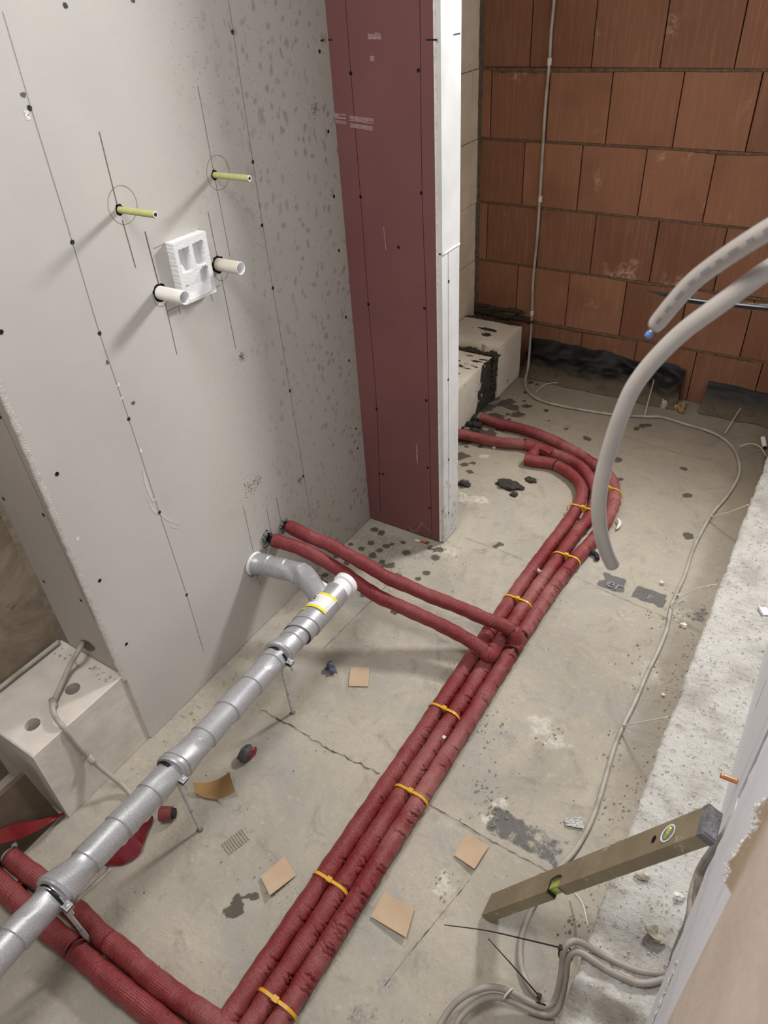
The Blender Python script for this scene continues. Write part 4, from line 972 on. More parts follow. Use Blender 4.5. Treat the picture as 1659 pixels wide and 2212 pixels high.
insul('branch_pipe', 'red insulated branch pipe out of the wall hole just above the silver elbow', B_, [(.018, None, 'redfresh', 0)], 33, side=-1.2, density=5, depth=.0008, group=GB, r=.0198, inner=.009)
# tee bodies where the branches drop onto the row
for (P_, end, lab) in ((A, np.array([.700, (yG1+yG2)/2, .034]), 'red wrapped tee where the far branch meets the sill-side pipe'), (B_, np.array([.660, yT1+.004, .036]), 'red wrapped angled tee where the near branch meets the middle pipe')):
    t = empty('tee_fitting', tuple(end)); tag(t, lab, 'fitting', 'tees on the strapped pipes'); inv2 = Matrix.Translation(-Vector(t.location))
    s0 = P_[-2]*.35+P_[-1]*.65; m = MB(); tube(m, [s0, P_[-1], end], .0225, 28, .004, wrinkly(.0228, 70, 26, 1.4, .0012)); q = m.obj('tee_sleeve', 'redfresh', t, True); q.matrix_parent_inverse = inv2
    m = MB(); d = (P_[-1]-s0); d /= np.linalg.norm(d); tube(m, [s0-d*.002, s0+d*.002], .0232, 28, .002); q = m.obj('seam_ring', 'black', t, True); q.matrix_parent_inverse = inv2

# lower corner pipes
ll1 = [fl(22, 1852, .033), fl(60, 1882, .033), fl(99, 1911, .032), fl(160, 1963, .03), fl(211, 2014, .028), fl(271, 2062, .026), fl(331, 2115, .024), fl(392, 2160, .024), fl(452, 2200, .023), fl(490, 2228, .023), fl(520, 2262, .023)]
ll2 = [fl(-60, 1850, .03), fl(-4, 1905, .03), fl(30, 1938, .03), fl(60, 1965, .03), fl(105, 2005, .028), fl(145, 2037, .026), fl(187, 2073, .024), fl(241, 2120, .024), fl(301, 2168, .023), fl(347, 2205, .023), fl(400, 2250, .023)]
GL = 'red insulated pipes running from the recess'
insul('insulated_pipe', 'red insulated pipe from a white fitting in the recess passing under the silver pipe', ll1, [(0, .14, 'redfresh', 0), (.14, .33, 'redfresh', 0), (.331, None, 'reddusty', 0)], 41, side=math.pi/2, density=16, depth=.0011, group=GL, r=.0222)
insul('insulated_pipe', 'outer red insulated pipe from the recess with a wrapped joint', ll2, [(0, .075, 'redfresh', 0), (.078, .36, 'redfresh', .0012), (.361, None, 'red', 0)], 43, side=math.pi/2, density=16, depth=.0011, group=GL, r=.0225)
vf = empty('valve_fitting', tuple(fl(18, 1832, .03))); tag(vf, 'white plastic pipe fitting with a metal screw at the recess end of a red pipe', 'fitting'); inv3 = Matrix.Translation(-Vector(vf.location))
def vp(m, nm, mt): q = m.obj(nm, mt, vf, True); q.matrix_parent_inverse = inv3
m = MB(); tube(m, [fl(8, 1838, .033), fl(22, 1852, .033)], .0185, 20, .004); vp(m, 'collar', 'tube_white')
m = MB(); m.blob(fl(8, 1836, .034), (.016, .016, .018), 2, .1, 14); vp(m, 'body', 'tube_white')
m = MB(); tube(m, [fl(20, 1826, .045), fl(36, 1822, .045)], .008, 12, .003); vp(m, 'screw_head', 'zinc')
cable('pipe_stub', [fl(0, 1880, .02), fl(45, 1912, .018)], .010, 'cable', 'open grey pipe stub between the two red recess pipes', 'pipe')
m = MB(); tube(m, [fl(42, 1910, .018), fl(50, 1916, .018)], .0135, 18, .003); o = m.obj('rubber_ring', 'redfilm', None, True); tag(o, 'small red ring on the end of the grey pipe stub', 'ring')
m = MB(); disc(m, fl(51, 1916, .018), .009, (0, 1), .001, 16); m.obj('opening', 'holedark', o)

# ------------------------------------------------------------------ yellow straps
def strap(y, xa, xb, label, skew=0.0, r=RP, za=RP, zb_=RP, ya=None, yb__=None):
    ca1 = np.array([xa, y if ya is None else ya, za]); cb1 = np.array([xb, y if yb__ is None else yb__, zb_])
    e = cb1-ca1; e /= np.linalg.norm(e); up = np.array([0, 0, 1.0]); ax = np.cross(e, up); R_ = r+.0014
    o = empty('pipe_strap', tuple((ca1+cb1)/2)); tag(o, label, 'strap', 'yellow straps on the red pipes'); iv = Matrix.Translation(-Vector(o.location))
    prof = []
    for a_ in np.linspace(math.pi, math.pi/2, 9): prof.append(ca1+R_*(math.cos(a_)*e+math.sin(a_)*up))
    for a_ in np.linspace(math.pi/2, 0, 9): prof.append(cb1+R_*(math.cos(a_)*e+math.sin(a_)*up))
    low = [cb1+R_*e-up*.012, ]; prof = [ca1-R_*e-up*.012]+prof+low
    P = np.array(prof); w = .0034; th = .0016; c = (ca1+cb1)/2
    out = P+(P-c)/np.linalg.norm(P-c, axis=1, keepdims=True)*th
    G = np.stack([P-ax*w, out-ax*w, out+ax*w, P+ax*w], 1); m = MB().grid(G, closed=True, cap=True); q = m.obj('band', 'yellow', o); q.matrix_parent_inverse = iv
    # web filling the valley between the pipes
    top = []; bot = []
    for t in np.linspace(0, 1, 11):
        x = ca1+(cb1-ca1)*t; top.append(x+up*R_); dd = min(t, 1-t)*np.linalg.norm(cb1-ca1); bot.append(x+up*(math.sqrt(max(0, R_*R_-dd*dd)) if dd < R_ else 0))
    T_ = np.array(top); Bt = np.array(bot); G = np.stack([T_-ax*.0018, T_+ax*.0018, Bt+ax*.0018, Bt-ax*.0018], 1); m = MB().grid(G, closed=True, cap=True); q = m.obj('web', 'yellow', o); q.matrix_parent_inverse = iv
    m = MB(); c2_ = c+up*(R_+.002); M_ = Matrix((e, ax, up)).transposed().to_4x4(); M_.translation = Vector(c2_); m.box((-.006, -.0055, -.0035), (.006, .0055, .0025), M_); q = m.obj('lock', 'yellow', o); q.matrix_parent_inverse = iv
def rowx(pts, y):
    C = resample(pts, .01); C = C[:int(len(C)*.75)]; return C[np.argmin(np.abs(C[:, 1]-y))]
for (u, v, w1, lab) in [(597, 2160, 'mr', 'yellow strap on the strapped row next to the lower frame edge'), (716, 1903, 'lm', 'yellow strap beside the square paper with a folded corner'), (887, 1708, 'mr', 'yellow strap beside the floor seam'),
                        (963, 1531, 'lm', 'yellow strap between the floor seam and the wrapped tees'), (1121, 1293, 'lm', 'yellow strap just beyond the wrapped tees'), (1227, 1199, 'mr', 'yellow strap beside the black foam ring piece'),
                        (1260, 1095, 'lm', 'yellow strap at the start of the bend'), (1307, 1050, 'mr', 'yellow strap on the outer pipe in the bend')]:
    y = fl(u, v, .045)[1]; a_, b_ = (left, mid) if w1 == 'lm' else (mid, right); pa_, pb_ = rowx(a_, y), rowx(b_, y)
    strap(y, pa_[0], pb_[0], lab, ya=y, yb__=y)

# ------------------------------------------------------------------ silver waste pipe
SX, SZ, SR = .269, .224, .0308
sp = empty('waste_pipe', (SX, 1.03, SZ)); tag(sp, 'silver wrapped waste pipe with elbow into the wall, held above the floor on rods', 'pipe'); inv4 = Matrix.Translation(-Vector(sp.location))
def spt(m, nm, mt, smooth=True): q = m.obj(nm, mt, sp, smooth, .5 if 'wrap' in nm else 0); q.matrix_parent_inverse = inv4; return q
CY = [.842, .470, .168]
L0 = 1.165
def wrapf(s, th, L):
    y = 1.055-s; ph = s/.082; fr = ph-np.floor(ph)
    R_ = SR-.0008+.0028*fr**1.5+.0004*np.sin(s*50+th*2)
    for c in CY:
        d = y-c; R_ = R_+np.where((d > -.006) & (d < .055), .0105*np.clip(1-np.abs(d)/.055, 0, 1)**1.3*(.75+.35*np.cos(th-.9)), 0)+np.where((d < 0) & (d > -.01), -.0015, 0)
        R_ = R_+np.where(np.abs(d) < .07, .0007*np.sin(th*5+s*70), 0)
    return R_
m = tube(MB(), [(SX-.003, 1.055, SZ), (SX, .85, SZ), (SX+.004, .47, SZ), (SX, .17, SZ), (SX, -.11, SZ)], SR, 52, .0022, wrapf)
m.v = [(x, y+.22*(x-SX)+.12*(z-SZ), z) for x, y, z in m.v]; spt(m, 'wrap', 'silver')
# flare lip (open cuff) below the sticker
def cuff(y0, y1, r0, r1, nm):
    n_ = 40; th = np.linspace(0, 2*math.pi, n_, endpoint=False); P = np.zeros((8, n_, 3))
    for i, t in enumerate(np.linspace(0, 1, 8)):
        yy = y0+(y1-y0)*t; rr = (r0+(r1-r0)*t**1.4)*(1+.03*np.cos(th*2+1)); P[i] = np.stack([SX+rr*np.cos(th), yy+.012*np.cos(th-.2), SZ+rr*np.sin(th)], 1)
    m = MB(); m.grid(P, closed=True); Q = P.copy(); Q[:, :, 0] = SX+(P[:, :, 0]-SX)*.94; Q[:, :, 2] = SZ+(P[:, :, 2]-SZ)*.94; m.grid(Q[::-1], closed=True); m.grid(np.stack([P[-1], Q[-1]]), closed=True); spt(m, nm, 'silver')
cuff(1.075, .952, .0345, .0372, 'wrap_cuff'); cuff(1.0, .918, .0335, .0362, 'wrap_cuff')
spt(tube(MB(), [(SX, 1.05, SZ), (SX-.001, 1.098, SZ)], .036, 36, .004, lambda s, th, L: .0362-.0012*s/L), 'fitting_wrap', 'silver')
# elbow to the wall
el = [(.0, 1.064, .245), (.035, 1.066, .245), (.075, 1.068, .244), (.105, 1.066, .243), (.135, 1.055, .240), (.17, 1.035, .236), (.21, 1.018, .230), (.25, .998, .224)]
pel = [(548, 1216, .243), (570, 1219, .243), (600, 1227, .243), (630, 1234, .242), (655, 1243, .240), (672, 1262, .236), (690, 1287, .230), (694, 1305, .224)]
el = [fl(u, v, z) for u, v, z in pel]; el[0][0] = max(.0, el[0][0])
def elf(s, th, L):
    ph = s/.05; fr = ph-np.floor(ph); R_ = .0292+.0022*fr+.0035*np.exp(-((s-.0)/.02)**2)
    b_ = np.exp(-((s-.52*L)/.03)**2); return R_+b_*(.0028*np.sin(th*4+s*60)+.002)
spt(tube(MB(), el, .0275, 44, .0025, elf), 'elbow_wrap', 'silver')
spt(tube(MB(), [el[0]+np.array([.002, 0, 0]), el[0]+np.array([.008, 0, 0])], .036, 36, .003), 'wall_collar', 'plastic')
# white socket
m = MB(); n_ = 36; th = np.linspace(0, 2*math.pi, n_, endpoint=False)
prof = [(1.085, .0305), (1.124, .0305), (1.126, .0325), (1.129, .0348), (1.143, .0348), (1.145, .0330), (1.145, .0285), (1.10, .027)]
P = np.array([[(SX+.001+r_*math.cos(t), y_, SZ+r_*math.sin(t)) for t in th] for y_, r_ in prof]); m.grid(P, closed=True); m.add(P[-1], [tuple(range(n_))]); q = m.obj('socket', 'plastic', sp, True, .6); q.matrix_parent_inverse = inv4
q0 = el[-3]; m = MB(); tube(m, [q0, (SX-.005, 1.075, SZ+.002)], .024, 24, .005); spt(m, 'socket_branch', 'plastic')
# sticker on the wrap
def patch(y0, y1, a0, a1, r, mat, nm, n1=14, n2=4):
    P = np.zeros((n2, n1, 3))
    for i in range(n2):
        for j in range(n1):
            a_ = a0+(a1-a0)*j/(n1-1); y_ = y0+(y1-y0)*i/(n2-1)+.006*math.cos(a_); P[i, j] = (SX+r*math.cos(a_), y_, SZ+r*math.sin(a_))
    m = MB().sheet(P, -.0003); spt(m, nm, mat)
patch(.998, 1.048, .55, 2.9, .0374, 'sticker', 'sticker'); patch(1.044, 1.051, .55, 2.9, .0377, 'stickyellow', 'sticker_border'); patch(.993, 1.001, .55, 3.2, .0379, 'stickyellow', 'sticker_border'); patch(.979, .986, 2.0, 3.2, .0383, 'stickyellow', 'sticker_border')
def onpipe(a_, y_, r): return Vector((SX+r*math.cos(a_), y_, SZ+r*math.sin(a_)))
ac = 2.15
m = MB(); P = [np.array(onpipe(ac+.42*math.cos(t), 1.021+.012*math.sin(t), .0380)) for t in np.linspace(0, 2*math.pi, 26)]; tube(m, P, .0003, 4, .002); spt(m, 'stamp_ring', 'ink')
nrm = Vector((math.cos(ac), 0, math.sin(ac))); tx = Vector((math.sin(ac), 0, -math.cos(ac)))
def stxt(s_, size, a_, y_):
    nr = Vector((math.cos(a_), 0, math.sin(a_))); tx_ = Vector((math.sin(a_), 0, -math.cos(a_))); ty = nr.cross(tx_)
    Mx = Matrix((tx_, ty, nr)).transposed().to_4x4(); t = text(s_, size, onpipe(a_, y_, .0381), Mx, 'ink', None, 'stamp_lettering'); t.parent = sp; t.matrix_parent_inverse = inv4
stxt('1:04', .011, ac, 1.021); stxt('FLDR', .005, ac, 1.029); stxt('DN 50', .005, ac, 1.0135)

# clamps and threaded rods
feet = [fl(632, 1540), fl(432, 1793), fl(203, 2045)]
labs = ['pipe clamp on a threaded rod nearest the wall elbow', 'pipe clamp on a threaded rod beside the curled brown paper', 'pipe clamp on a threaded rod standing between the two red recess pipes']
for y, ft, lab in zip(CY, feet, labs):
    o = empty('pipe_clamp', (ft[0], ft[1], 0)); tag(o, lab, 'clamp', 'clamps under the silver waste pipe'); iv = Matrix.Translation(-Vector(o.location))
    def cpart(m, nm, mt, sm=True): q = m.obj(nm, mt, o, sm); q.matrix_parent_inverse = iv
    th = np.linspace(0, 2*math.pi, 36, endpoint=False); yy = y-.006
    P = np.array([[(SX+r_*math.cos(t), yy+d_, SZ+r_*math.sin(t)) for t in th] for d_, r_ in ((-.0055, .030), (-.0055, .0325), (.002, .0325), (.002, .030))]); m = MB().grid(P, closed=True); cpart(m, 'clamp_band', 'black')
    lx, lz = SX+.035, SZ-.002
    m = MB().box((lx-.006, yy-.008, lz-.004), (lx+.013, yy+.008, lz-.0015)); m.box((lx-.006, yy-.008, lz+.003), (lx+.013, yy+.008, lz+.0055)); m.box((lx-.006, yy-.008, lz-.008), (lx+.012, yy-.0065, lz+.006)); cpart(m, 'clamp_lug', 'zinc', False)
    m = MB().box((lx-.004, yy-.009, lz-.0015), (lx+.012, yy+.009, lz+.003)); cpart(m, 'rubber_pad', 'black', False)
    m = MB(); tube(m, [(lx+.006, yy, lz+.005), (lx+.006, yy, lz+.0095)], .0048, 10, .003); cpart(m, 'screw_head', 'zinc')
    m = MB(); tube(m, [(lx+.006, yy, lz-.004), (lx+.006, yy, lz-.028)], .0027, 8, .004); cpart(m, 'clamp_screw', 'zinc')
    ztop = SZ-.033
    bx = (SX*.35+ft[0]*.65)
    m = MB(); tube(m, [(ft[0], ft[1], 0), (bx, yy, ztop)], .0036, 10, .0012, lambda s, th, L: .0036+.0003*np.sin(s*2*math.pi/.0025+th)); cpart(m, 'threaded_rod', 'zinc')
    f_ = lambda t: (ft[0]+(bx-ft[0])*t, ft[1]+(yy-ft[1])*t, ztop*t)
    m = MB(); tube(m, [f_(.24), f_(.42)], .0052, 6, .01); cpart(m, 'coupling_nut', 'zinc', False)
    m = MB(); tube(m, [f_(.42), f_(.99)], .0046, 12, .01); cpart(m, 'rod_sleeve', 'zinc')
    m = MB(); m.blob((ft[0], ft[1], .001), (.007, .007, .002), 3, .4, 8); cpart(m, 'drill_dust', 'mortarlight')
cable('thin_pipe', [fl(163, 1947, .19), fl(200, 1914, .187), fl(240, 1876, .185)], .004, 'cable', 'thin grey rod below the silver pipe', 'pipe')

# ------------------------------------------------------------------ wall stubs
def stub(u, v, ln, r, mt, label, grp, cat, core):
    b = pl(u, v, 0, 0); o = empty(grp[1], tuple(b)); tag(o, label, cat, grp[0]); n_ = 24; th = np.linspace(0, 2*math.pi, n_, endpoint=False)
    tilt = np.array([0, -.0, -.0])
    def pt(x, rr): return [(x, rr*math.cos(t), rr*math.sin(t)) for t in th]
    inn = r-.0016 if core == 0 else r*.62
    P = np.array([pt(-.004, r), pt(ln-.0008, r), pt(ln, r-.0006)]); m = MB().grid(P, closed=True); m.obj('sleeve', mt, o, True)
    P = np.array([pt(ln, r-.0004), pt(ln+.0006, r-.0007), pt(ln, inn), pt(ln-.05 if core == 0 else ln-.004, inn-.0004)]); m = MB().grid(P, closed=True); m.add(P[-1], [tuple(range(n_))]); m.obj('rim', 'plastic', o, True)
    if core:
        P = np.array([pt(ln-.006, r*.34), pt(ln+.001, r*.34)]); m = MB().grid(P, closed=True, cap=True); m.obj('rod_end', 'blackgloss', o)
stub(258, 453, .098, .0063, 'olive', 'olive sleeved threaded rod in the wall further from the pink board', ('threaded rods sticking out of the wall', 'wall_rod'), 'rod', 1)
stub(463, 378, .099, .0063, 'olive', 'olive sleeved threaded rod in the wall closer to the pink board', ('threaded rods sticking out of the wall', 'wall_rod'), 'rod', 1)
stub(345, 632, .072, .0140, 'tube_white', 'short white open tube beside the lower corner of the polystyrene block', ('open flush tubes in the wall', 'flush_tube'), 'tube', 0)
stub(471, 571, .068, .0140, 'tube_cream', 'short cream open tube between the polystyrene block and the pink board', ('open flush tubes in the wall', 'flush_tube'), 'tube', 0)
# polystyrene block
cs = [pl(u, v, 0, 0) for u, v in ((357, 524), (428, 497), (453, 627), (386, 656))]
ny_, nz_ = 44, 60; P = np.zeros((ny_, nz_, 3))
def rec(a_, b_):       # a across 0..1, b down 0..1 -> depth cut
    e = .010*noise.noise(Vector((a_*14, b_*14, 0)))
    if .12 < a_ < .42 and .13 < b_ < .50+e: return .013 if b_ < .36 or a_ > .25 else .013*(1-(b_-.36)/.2)
    if .54 < a_ < .86 and .12 < b_ < .48-.18*max(0, (.70-a_)): return .013
    if .14 < a_ < .86 and .62+.10*math.sin(a_*6)+e < b_ < .93: return .010*min(1, (.95-b_)/.18)
    return 0
for i in range(ny_):
    for j in range(nz_):
        a_, b_ = (i-1)/(ny_-3), (j-1)/(nz_-3); ac_, bc_ = min(1, max(0, a_)), min(1, max(0, b_))
        p = (cs[0]*(1-ac_)+cs[1]*ac_)*(1-bc_)+(cs[3]*(1-ac_)+cs[2]*ac_)*bc_
        edge = a_ != ac_ or b_ != bc_
        x = -.002 if edge else .021-rec(a_, b_)+.0006*noise.noise(Vector((a_*30, b_*40, 1))); rg_ = .0012*noise.noise(Vector((a_*25, b_*25, 6)))
        P[i, j] = (x, p[1]+rg_, p[2]+rg_)
o = MB().grid(P[:, ::-1]).obj('polystyrene_block', 'poly'); tag(o, 'white polystyrene block with cut recesses set in the wall opening', 'block')

# ------------------------------------------------------------------ spirit level
E0 = fl(1040, 1977, .0100); e1 = Vector((-.0136, .99977, -.0163)).normalized(); ax_ = (Vector((1.256, .644, .6085))-Vector(E0)); LL = ax_.length; ax_.normalize()
e1 = (e1-ax_*e1.dot(ax_)).normalized(); e2 = ax_.cross(e1); e2 = e2 if e2.x > 0 else -e2
Wd, Th = .05, .0215
ML = Matrix((ax_, e1, e2)).transposed().to_4x4(); ML.translation = Vector(E0)
lv = empty('spirit_level'); lv.matrix_world = ML; tag(lv, 'khaki aluminium spirit level propped between the floor and the white boards', 'spirit level')
def lp(m, nm, mt, sm=False): q = m.obj(nm, mt, lv, sm); return q
nc = .408*LL; nh = .021
m = MB().box((0, 0, 0), (nc-nh, Wd, Th)).box((nc+nh, 0, 0), (LL-.016, Wd, Th)).box((nc-nh, .020, 0), (nc+nh, Wd, Th)); lp(m, 'body', 'alu')
n_ = 14; P = np.zeros((n_, 2, 3))
for i in range(n_):
    a_ = math.pi*i/(n_-1); P[i] = [(nc-nh*math.cos(a_)*.98, .020-.0005+.002*math.sin(a_), -.0004), (nc-nh*math.cos(a_)*.98, .0205+.008*math.sin(a_), -.0004)]
lp(MB().grid(P), 'vial_rim', 'black')
m = MB().box((nc-.0175, .006, .0025), (nc+.0175, .020, Th-.003)); lp(m, 'vial_block', 'vial')
m = MB(); tube(m, [(nc-.018, .010, Th*.45), (nc+.018, .010, Th*.45)], .0058, 14, .01); lp(m, 'vial', 'vial', True)
lp(MB().box((nc-nh, .0, .0015), (nc-.0178, .02, Th-.0015)), 'vial_clamp', 'black'); lp(MB().box((nc+.0178, .0, .0015), (nc+nh, .02, Th-.0015)), 'vial_clamp', 'black')
m = MB(); tube(m, [(LL-.016, Wd/2, Th/2), (LL, Wd/2, Th/2)], .01, 4, .004); m = MB().box((LL-.016, -.0008, -.0008), (LL-.003, Wd+.0008, Th+.0008)).box((LL-.003, .003, .002), (LL, Wd-.003, Th-.002)); lp(m, 'end_cap', 'capgrey')
uv_ = .872*LL; th = np.linspace(0, 2*math.pi, 30, endpoint=False)
P = np.array([[(uv_+r_*math.cos(t), Wd/2+r_*math.sin(t)*.95, z_) for t in th] for r_, z_ in ((.0165, -.0006), (.0145, -.0010), (.0135, -.0004))]); m = MB().grid(P[::-1], closed=True); lp(m, 'vial_window', 'plastic', True)
m = MB().add(P[-1][::-1], [tuple(range(30))]); lp(m, 'vial_recess', 'capgrey')
m = MB(); tube(m, [(uv_-.005, Wd/2-.009, -.0003), (uv_+.005, Wd/2+.009, -.0003)], .0032, 12, .01); lp(m, 'vial', 'vial', True)
P = np.array([(uv_-.033+.005*math.cos(t), Wd/2-.001+.007*math.sin(t), -.0005) for t in th]); lp(MB().add(P[::-1], [tuple(range(30))]), 'hang_hole', 'holedark')

# ------------------------------------------------------------------ hoses close to the camera
def hose_path(px, d0, d1):
    n_ = len(px); return [dp(u, v, d0+(d1-d0)*i/(n_-1)) for i, (u, v) in enumerate(px)]
h1 = hose_path([(1414, 705), (1450, 660), (1496, 609), (1549, 568), (1599, 534), (1660, 496), (1740, 452), (1830, 420)], .70, .50)
h2 = hose_path([(1323, 1220), (1308, 1188), (1296, 1140), (1293, 1090), (1299, 1040), (1311, 990), (1326, 940), (1344, 890), (1366, 840), (1398, 795), (1437, 752), (1480, 712), (1530, 675), (1590, 632), (1659, 583), (1760, 525), (1850, 490)], .86, .56)
ho = MB(); tube(ho, h1, .0083, 24, .005, lambda s, th, L: .0083-.0012*np.exp(-(s/.004)**2)); o = ho.obj('hose', 'hose', None, True); tag(o, 'pale plastic hose with faded grey print and a blue tip hanging in from the side', 'hose', 'pale hoses hanging from the wall')
hp = resample(h1, .004); m = MB()
for k in range(16):
    i = 4+k*3+(k*7)%3
    if i+2 < len(hp):
        t_ = (hp[i+2]-hp[i]); t_ /= np.linalg.norm(t_); tocam = CAM-hp[i]; tocam = tocam-t_*np.dot(tocam, t_); tocam /= np.linalg.norm(tocam); side = np.cross(t_, tocam); c = hp[i]+tocam*.0085
        m.add([c-t_*.004-side*.0016, c+t_*.004-side*.0016, c+t_*.004+side*.0016, c-t_*.004+side*.0016], [(0, 1, 2, 3)])
m.obj('print', 'hoseprint', o)
m = MB(); d = h1[0]-h1[1]; d /= np.linalg.norm(d); m.blob(h1[0]+d*.0025-np.array([.003, 0, .0075]), .0040, 3, .1, 12); m.obj('blue_tip', 'blue', o, True)
ho = MB(); tube(ho, h2, .0083, 24, .006); o = ho.obj('hose', 'hose', None, True); tag(o, 'longer pale plastic hose curving down over the red pipe bend', 'hose', 'pale hoses hanging from the wall')
m = MB(); tube(m, hose_path([(1398, 628), (1440, 638), (1500, 650), (1580, 658), (1659, 666), (1760, 672), (1840, 676)], .84, .70), .0034, 12, .005, lambda s, th, L: .0034*np.clip(s/.045+.12, 0, 1)); tag(m.obj('black_rod', 'blackgloss', None, True), 'glossy black pointed rod behind the pale hoses', 'rod')
# copper stub in the board
p = pl(1594, 1689, 0, 1.302); q = pl(1556, 1675, 1, p[1]-.004)
m = MB(); tube(m, [p, q+np.array([0, 0, 0])], .0052, 14, .003, lambda s, th, L: .0052-.0008*np.clip(s/L-.6, 0, 1)*np.abs(np.cos(th))*2); tag(m.obj('copper_stub', 'copper', None, True), 'short copper tube end sticking out of the white board', 'tube')
p = pl(1650, 1322, 2, .121); M_ = Matrix.Rotation(.5, 4, 'Z'); M_.translation = Vector(p)
m = MB().box((-.012, -.014, 0), (.012, .014, .004), M_).box((-.012, -.014, 0), (-.009, .014, .012), M_); tag(m.obj('cable_clip', 'plastic', None), 'small white plastic clip lying on the concrete sill', 'clip')

# ------------------------------------------------------------------ papers and litter
def paper(px, zs_, mt, label, bend=.004, n=12):
    c = [fl(u, v, z) for (u, v), z in zip(px, zs_)]; P = np.zeros((n, n, 3))
    for i in range(n):
        for j in range(n):
            a_, b_ = i/(n-1), j/(n-1); p = (c[0]*(1-a_)+c[1]*a_)*(1-b_)+(c[3]*(1-a_)+c[2]*a_)*b_; p[2] -= bend*math.sin(math.pi*a_)*math.sin(math.pi*b_)
            P[i, j] = (p[0], p[1], max(p[2], .0016))
    o = MB().sheet(P[:, ::-1], .0004).obj('paper_square', mt, None, True); tag(o, label, 'paper', 'brown paper squares scattered on the floor')
paper([(757, 1441), (798, 1442), (796, 1483), (753, 1482)], (.002, .002, .002, .002), 'kraft', 'smallest brown paper square, under the near branch pipe', 0)
paper([(614, 1849), (640, 1890), (583, 1934), (563, 1893)], (.010, .003, .012, .004), 'kraft', 'brown paper square beside the strapped pipes with a lifted corner, on the silver pipe side')
paper([(1010, 1800), (1056, 1828), (1025, 1877), (981, 1847)], (.002, .006, .010, .003), 'kraft', 'brown paper square between the worn grey strip and the strapped pipes')
paper([(831, 1926), (895, 1963), (877, 2025), (801, 1980)], (.003, .005, .010, .003), 'kraft', 'largest flat brown paper square, on the sill side of the strapped pipes')
# curled one: strong bow
n_ = 18; P = np.zeros((n_, n_, 3)); tl, tr_, br_, bl_ = fl(417, 1690, .022), fl(495, 1667, .040), fl(508, 1710, .028), fl(421, 1711, .010)
for i in range(n_):
    for j in range(n_):
        a_, b_ = i/(n_-1), j/(n_-1); p = (tl*(1-a_)+tr_*a_)*(1-b_)+(bl_*(1-a_)+br_*a_)*b_; p[2] -= .030*4*a_*(1-a_)*.62; p[1] -= .010*4*a_*(1-a_)*b_; p[2] = max(p[2], .002); P[i, j] = p
o = MB().sheet(P[:, ::-1], .0004).obj('paper_square', 'kraftdark', None, True); tag(o, 'curled glossy brown paper beside the middle threaded rod', 'paper', 'brown paper squares scattered on the floor')
# red wrap offcuts
def offcut(px, zs_, label, n1=20, n2=8, mat='redfilm', wave=.003):
    top = resample([fl(u, v, z) for (u, v), z in zip(px[0], zs_[0])], .002); bot = resample([fl(u, v, z) for (u, v), z in zip(px[1], zs_[1])], .002)
    f = lambda C, t: np.array([np.interp(t, np.linspace(0, 1, len(C)), C[:, k]) for k in range(3)])
    P = np.zeros((n1, n2, 3))
    for i in range(n1):
        a_ = i/(n1-1)
        for j in range(n2):
            b_ = j/(n2-1); p = f(top, a_)*(1-b_)+f(bot, a_)*b_; p[2] += wave*math.sin(a_*26); P[i, j] = p
    o = MB().sheet(P, .0025).obj('wrap_offcut', mat, None, True); tag(o, label, 'offcut', 'red insulation offcuts')
P = np.zeros((24, 6, 3)); T_ = [(-40, 1800), (0, 1790), (22, 1781), (84, 1771), (138, 1757)]; B2_ = [(-40, 1850), (0, 1822), (42, 1812), (84, 1792), (139, 1760)]
for i in range(24):
    t = i/23*4; tu = [np.interp(t, range(5), [q[c_] for q in T_]) for c_ in (0, 1)]; bu = [np.interp(t, range(5), [q[c_] for q in B2_]) for c_ in (0, 1)]
    for j in range(6): w_ = j/5; P[i, j] = pl(tu[0]*(1-w_)+bu[0]*w_, tu[1]*(1-w_)+bu[1]*w_, 0, -.020+.010*w_+.004*math.sin(i*.5))
o = MB().sheet(P, .0025).obj('wrap_offcut', 'redfilm', None, True); tag(o, 'long pointed red offcut bent against the dirty board in the recess', 'offcut', 'red insulation offcuts')
offcut([[(222, 1868), (262, 1830), (300, 1790), (328, 1762)], [(232, 1870), (272, 1864), (303, 1842), (310, 1818), (330, 1768)]], [[.02, .03, .03, .02], [.004, .004, .006, .008, .006]], 'crinkled half-moon red offcut on the floor under the silver pipe', 36, 8)
m = MB(); a_, b_ = fl(346, 1758, .017), fl(372, 1757, .017); tube(m, [a_, b_], .0165, 26, .003, wrinkly(.0165, 90, 60, 1.5, .001)); o = m.obj('wrap_offcut', 'redfresh', None, True); tag(o, 'short red insulation ring piece beside the middle threaded rod', 'offcut', 'red insulation offcuts')
m = MB(); tube(m, [b_+(a_-b_)*.2, b_+(b_-a_)*.25], .0125, 18, .004); m.obj('foam_core', 'darkfoam', o, True)
MT['greyfoam'] = plain('grey_foam', (86, 82, 84), .7, 0, .4, .3, 60, .6)
m = MB(); m.blob(fl(532, 1628, .012), (.018, .026, .015), 5, .25, 14); o = m.obj('foam_scrap', 'greyfoam', None, True); tag(o, 'dark foam scrap with a red edge lying between silver pipe and seam', 'foam scrap')
m = MB(); m.blob(fl(544, 1628, .012), (.005, .020, .014), 9, .2, 12); m.obj('red_skin', 'redfilm', o, True)
MT['bluefoam'] = plain('blue_grey_wool', (112, 112, 134), .95, 0, .2, .3, 150, .9, .003)
m = MB(); m.blob(fl(713, 1440, .01), .011, 5, .9, 14); m.blob(fl(717, 1449, .008), .009, 15, .9, 12); tag(m.obj('wool_lump', 'bluefoam', None, True), 'blue-grey wool lump lying near the smallest brown paper', 'wool')
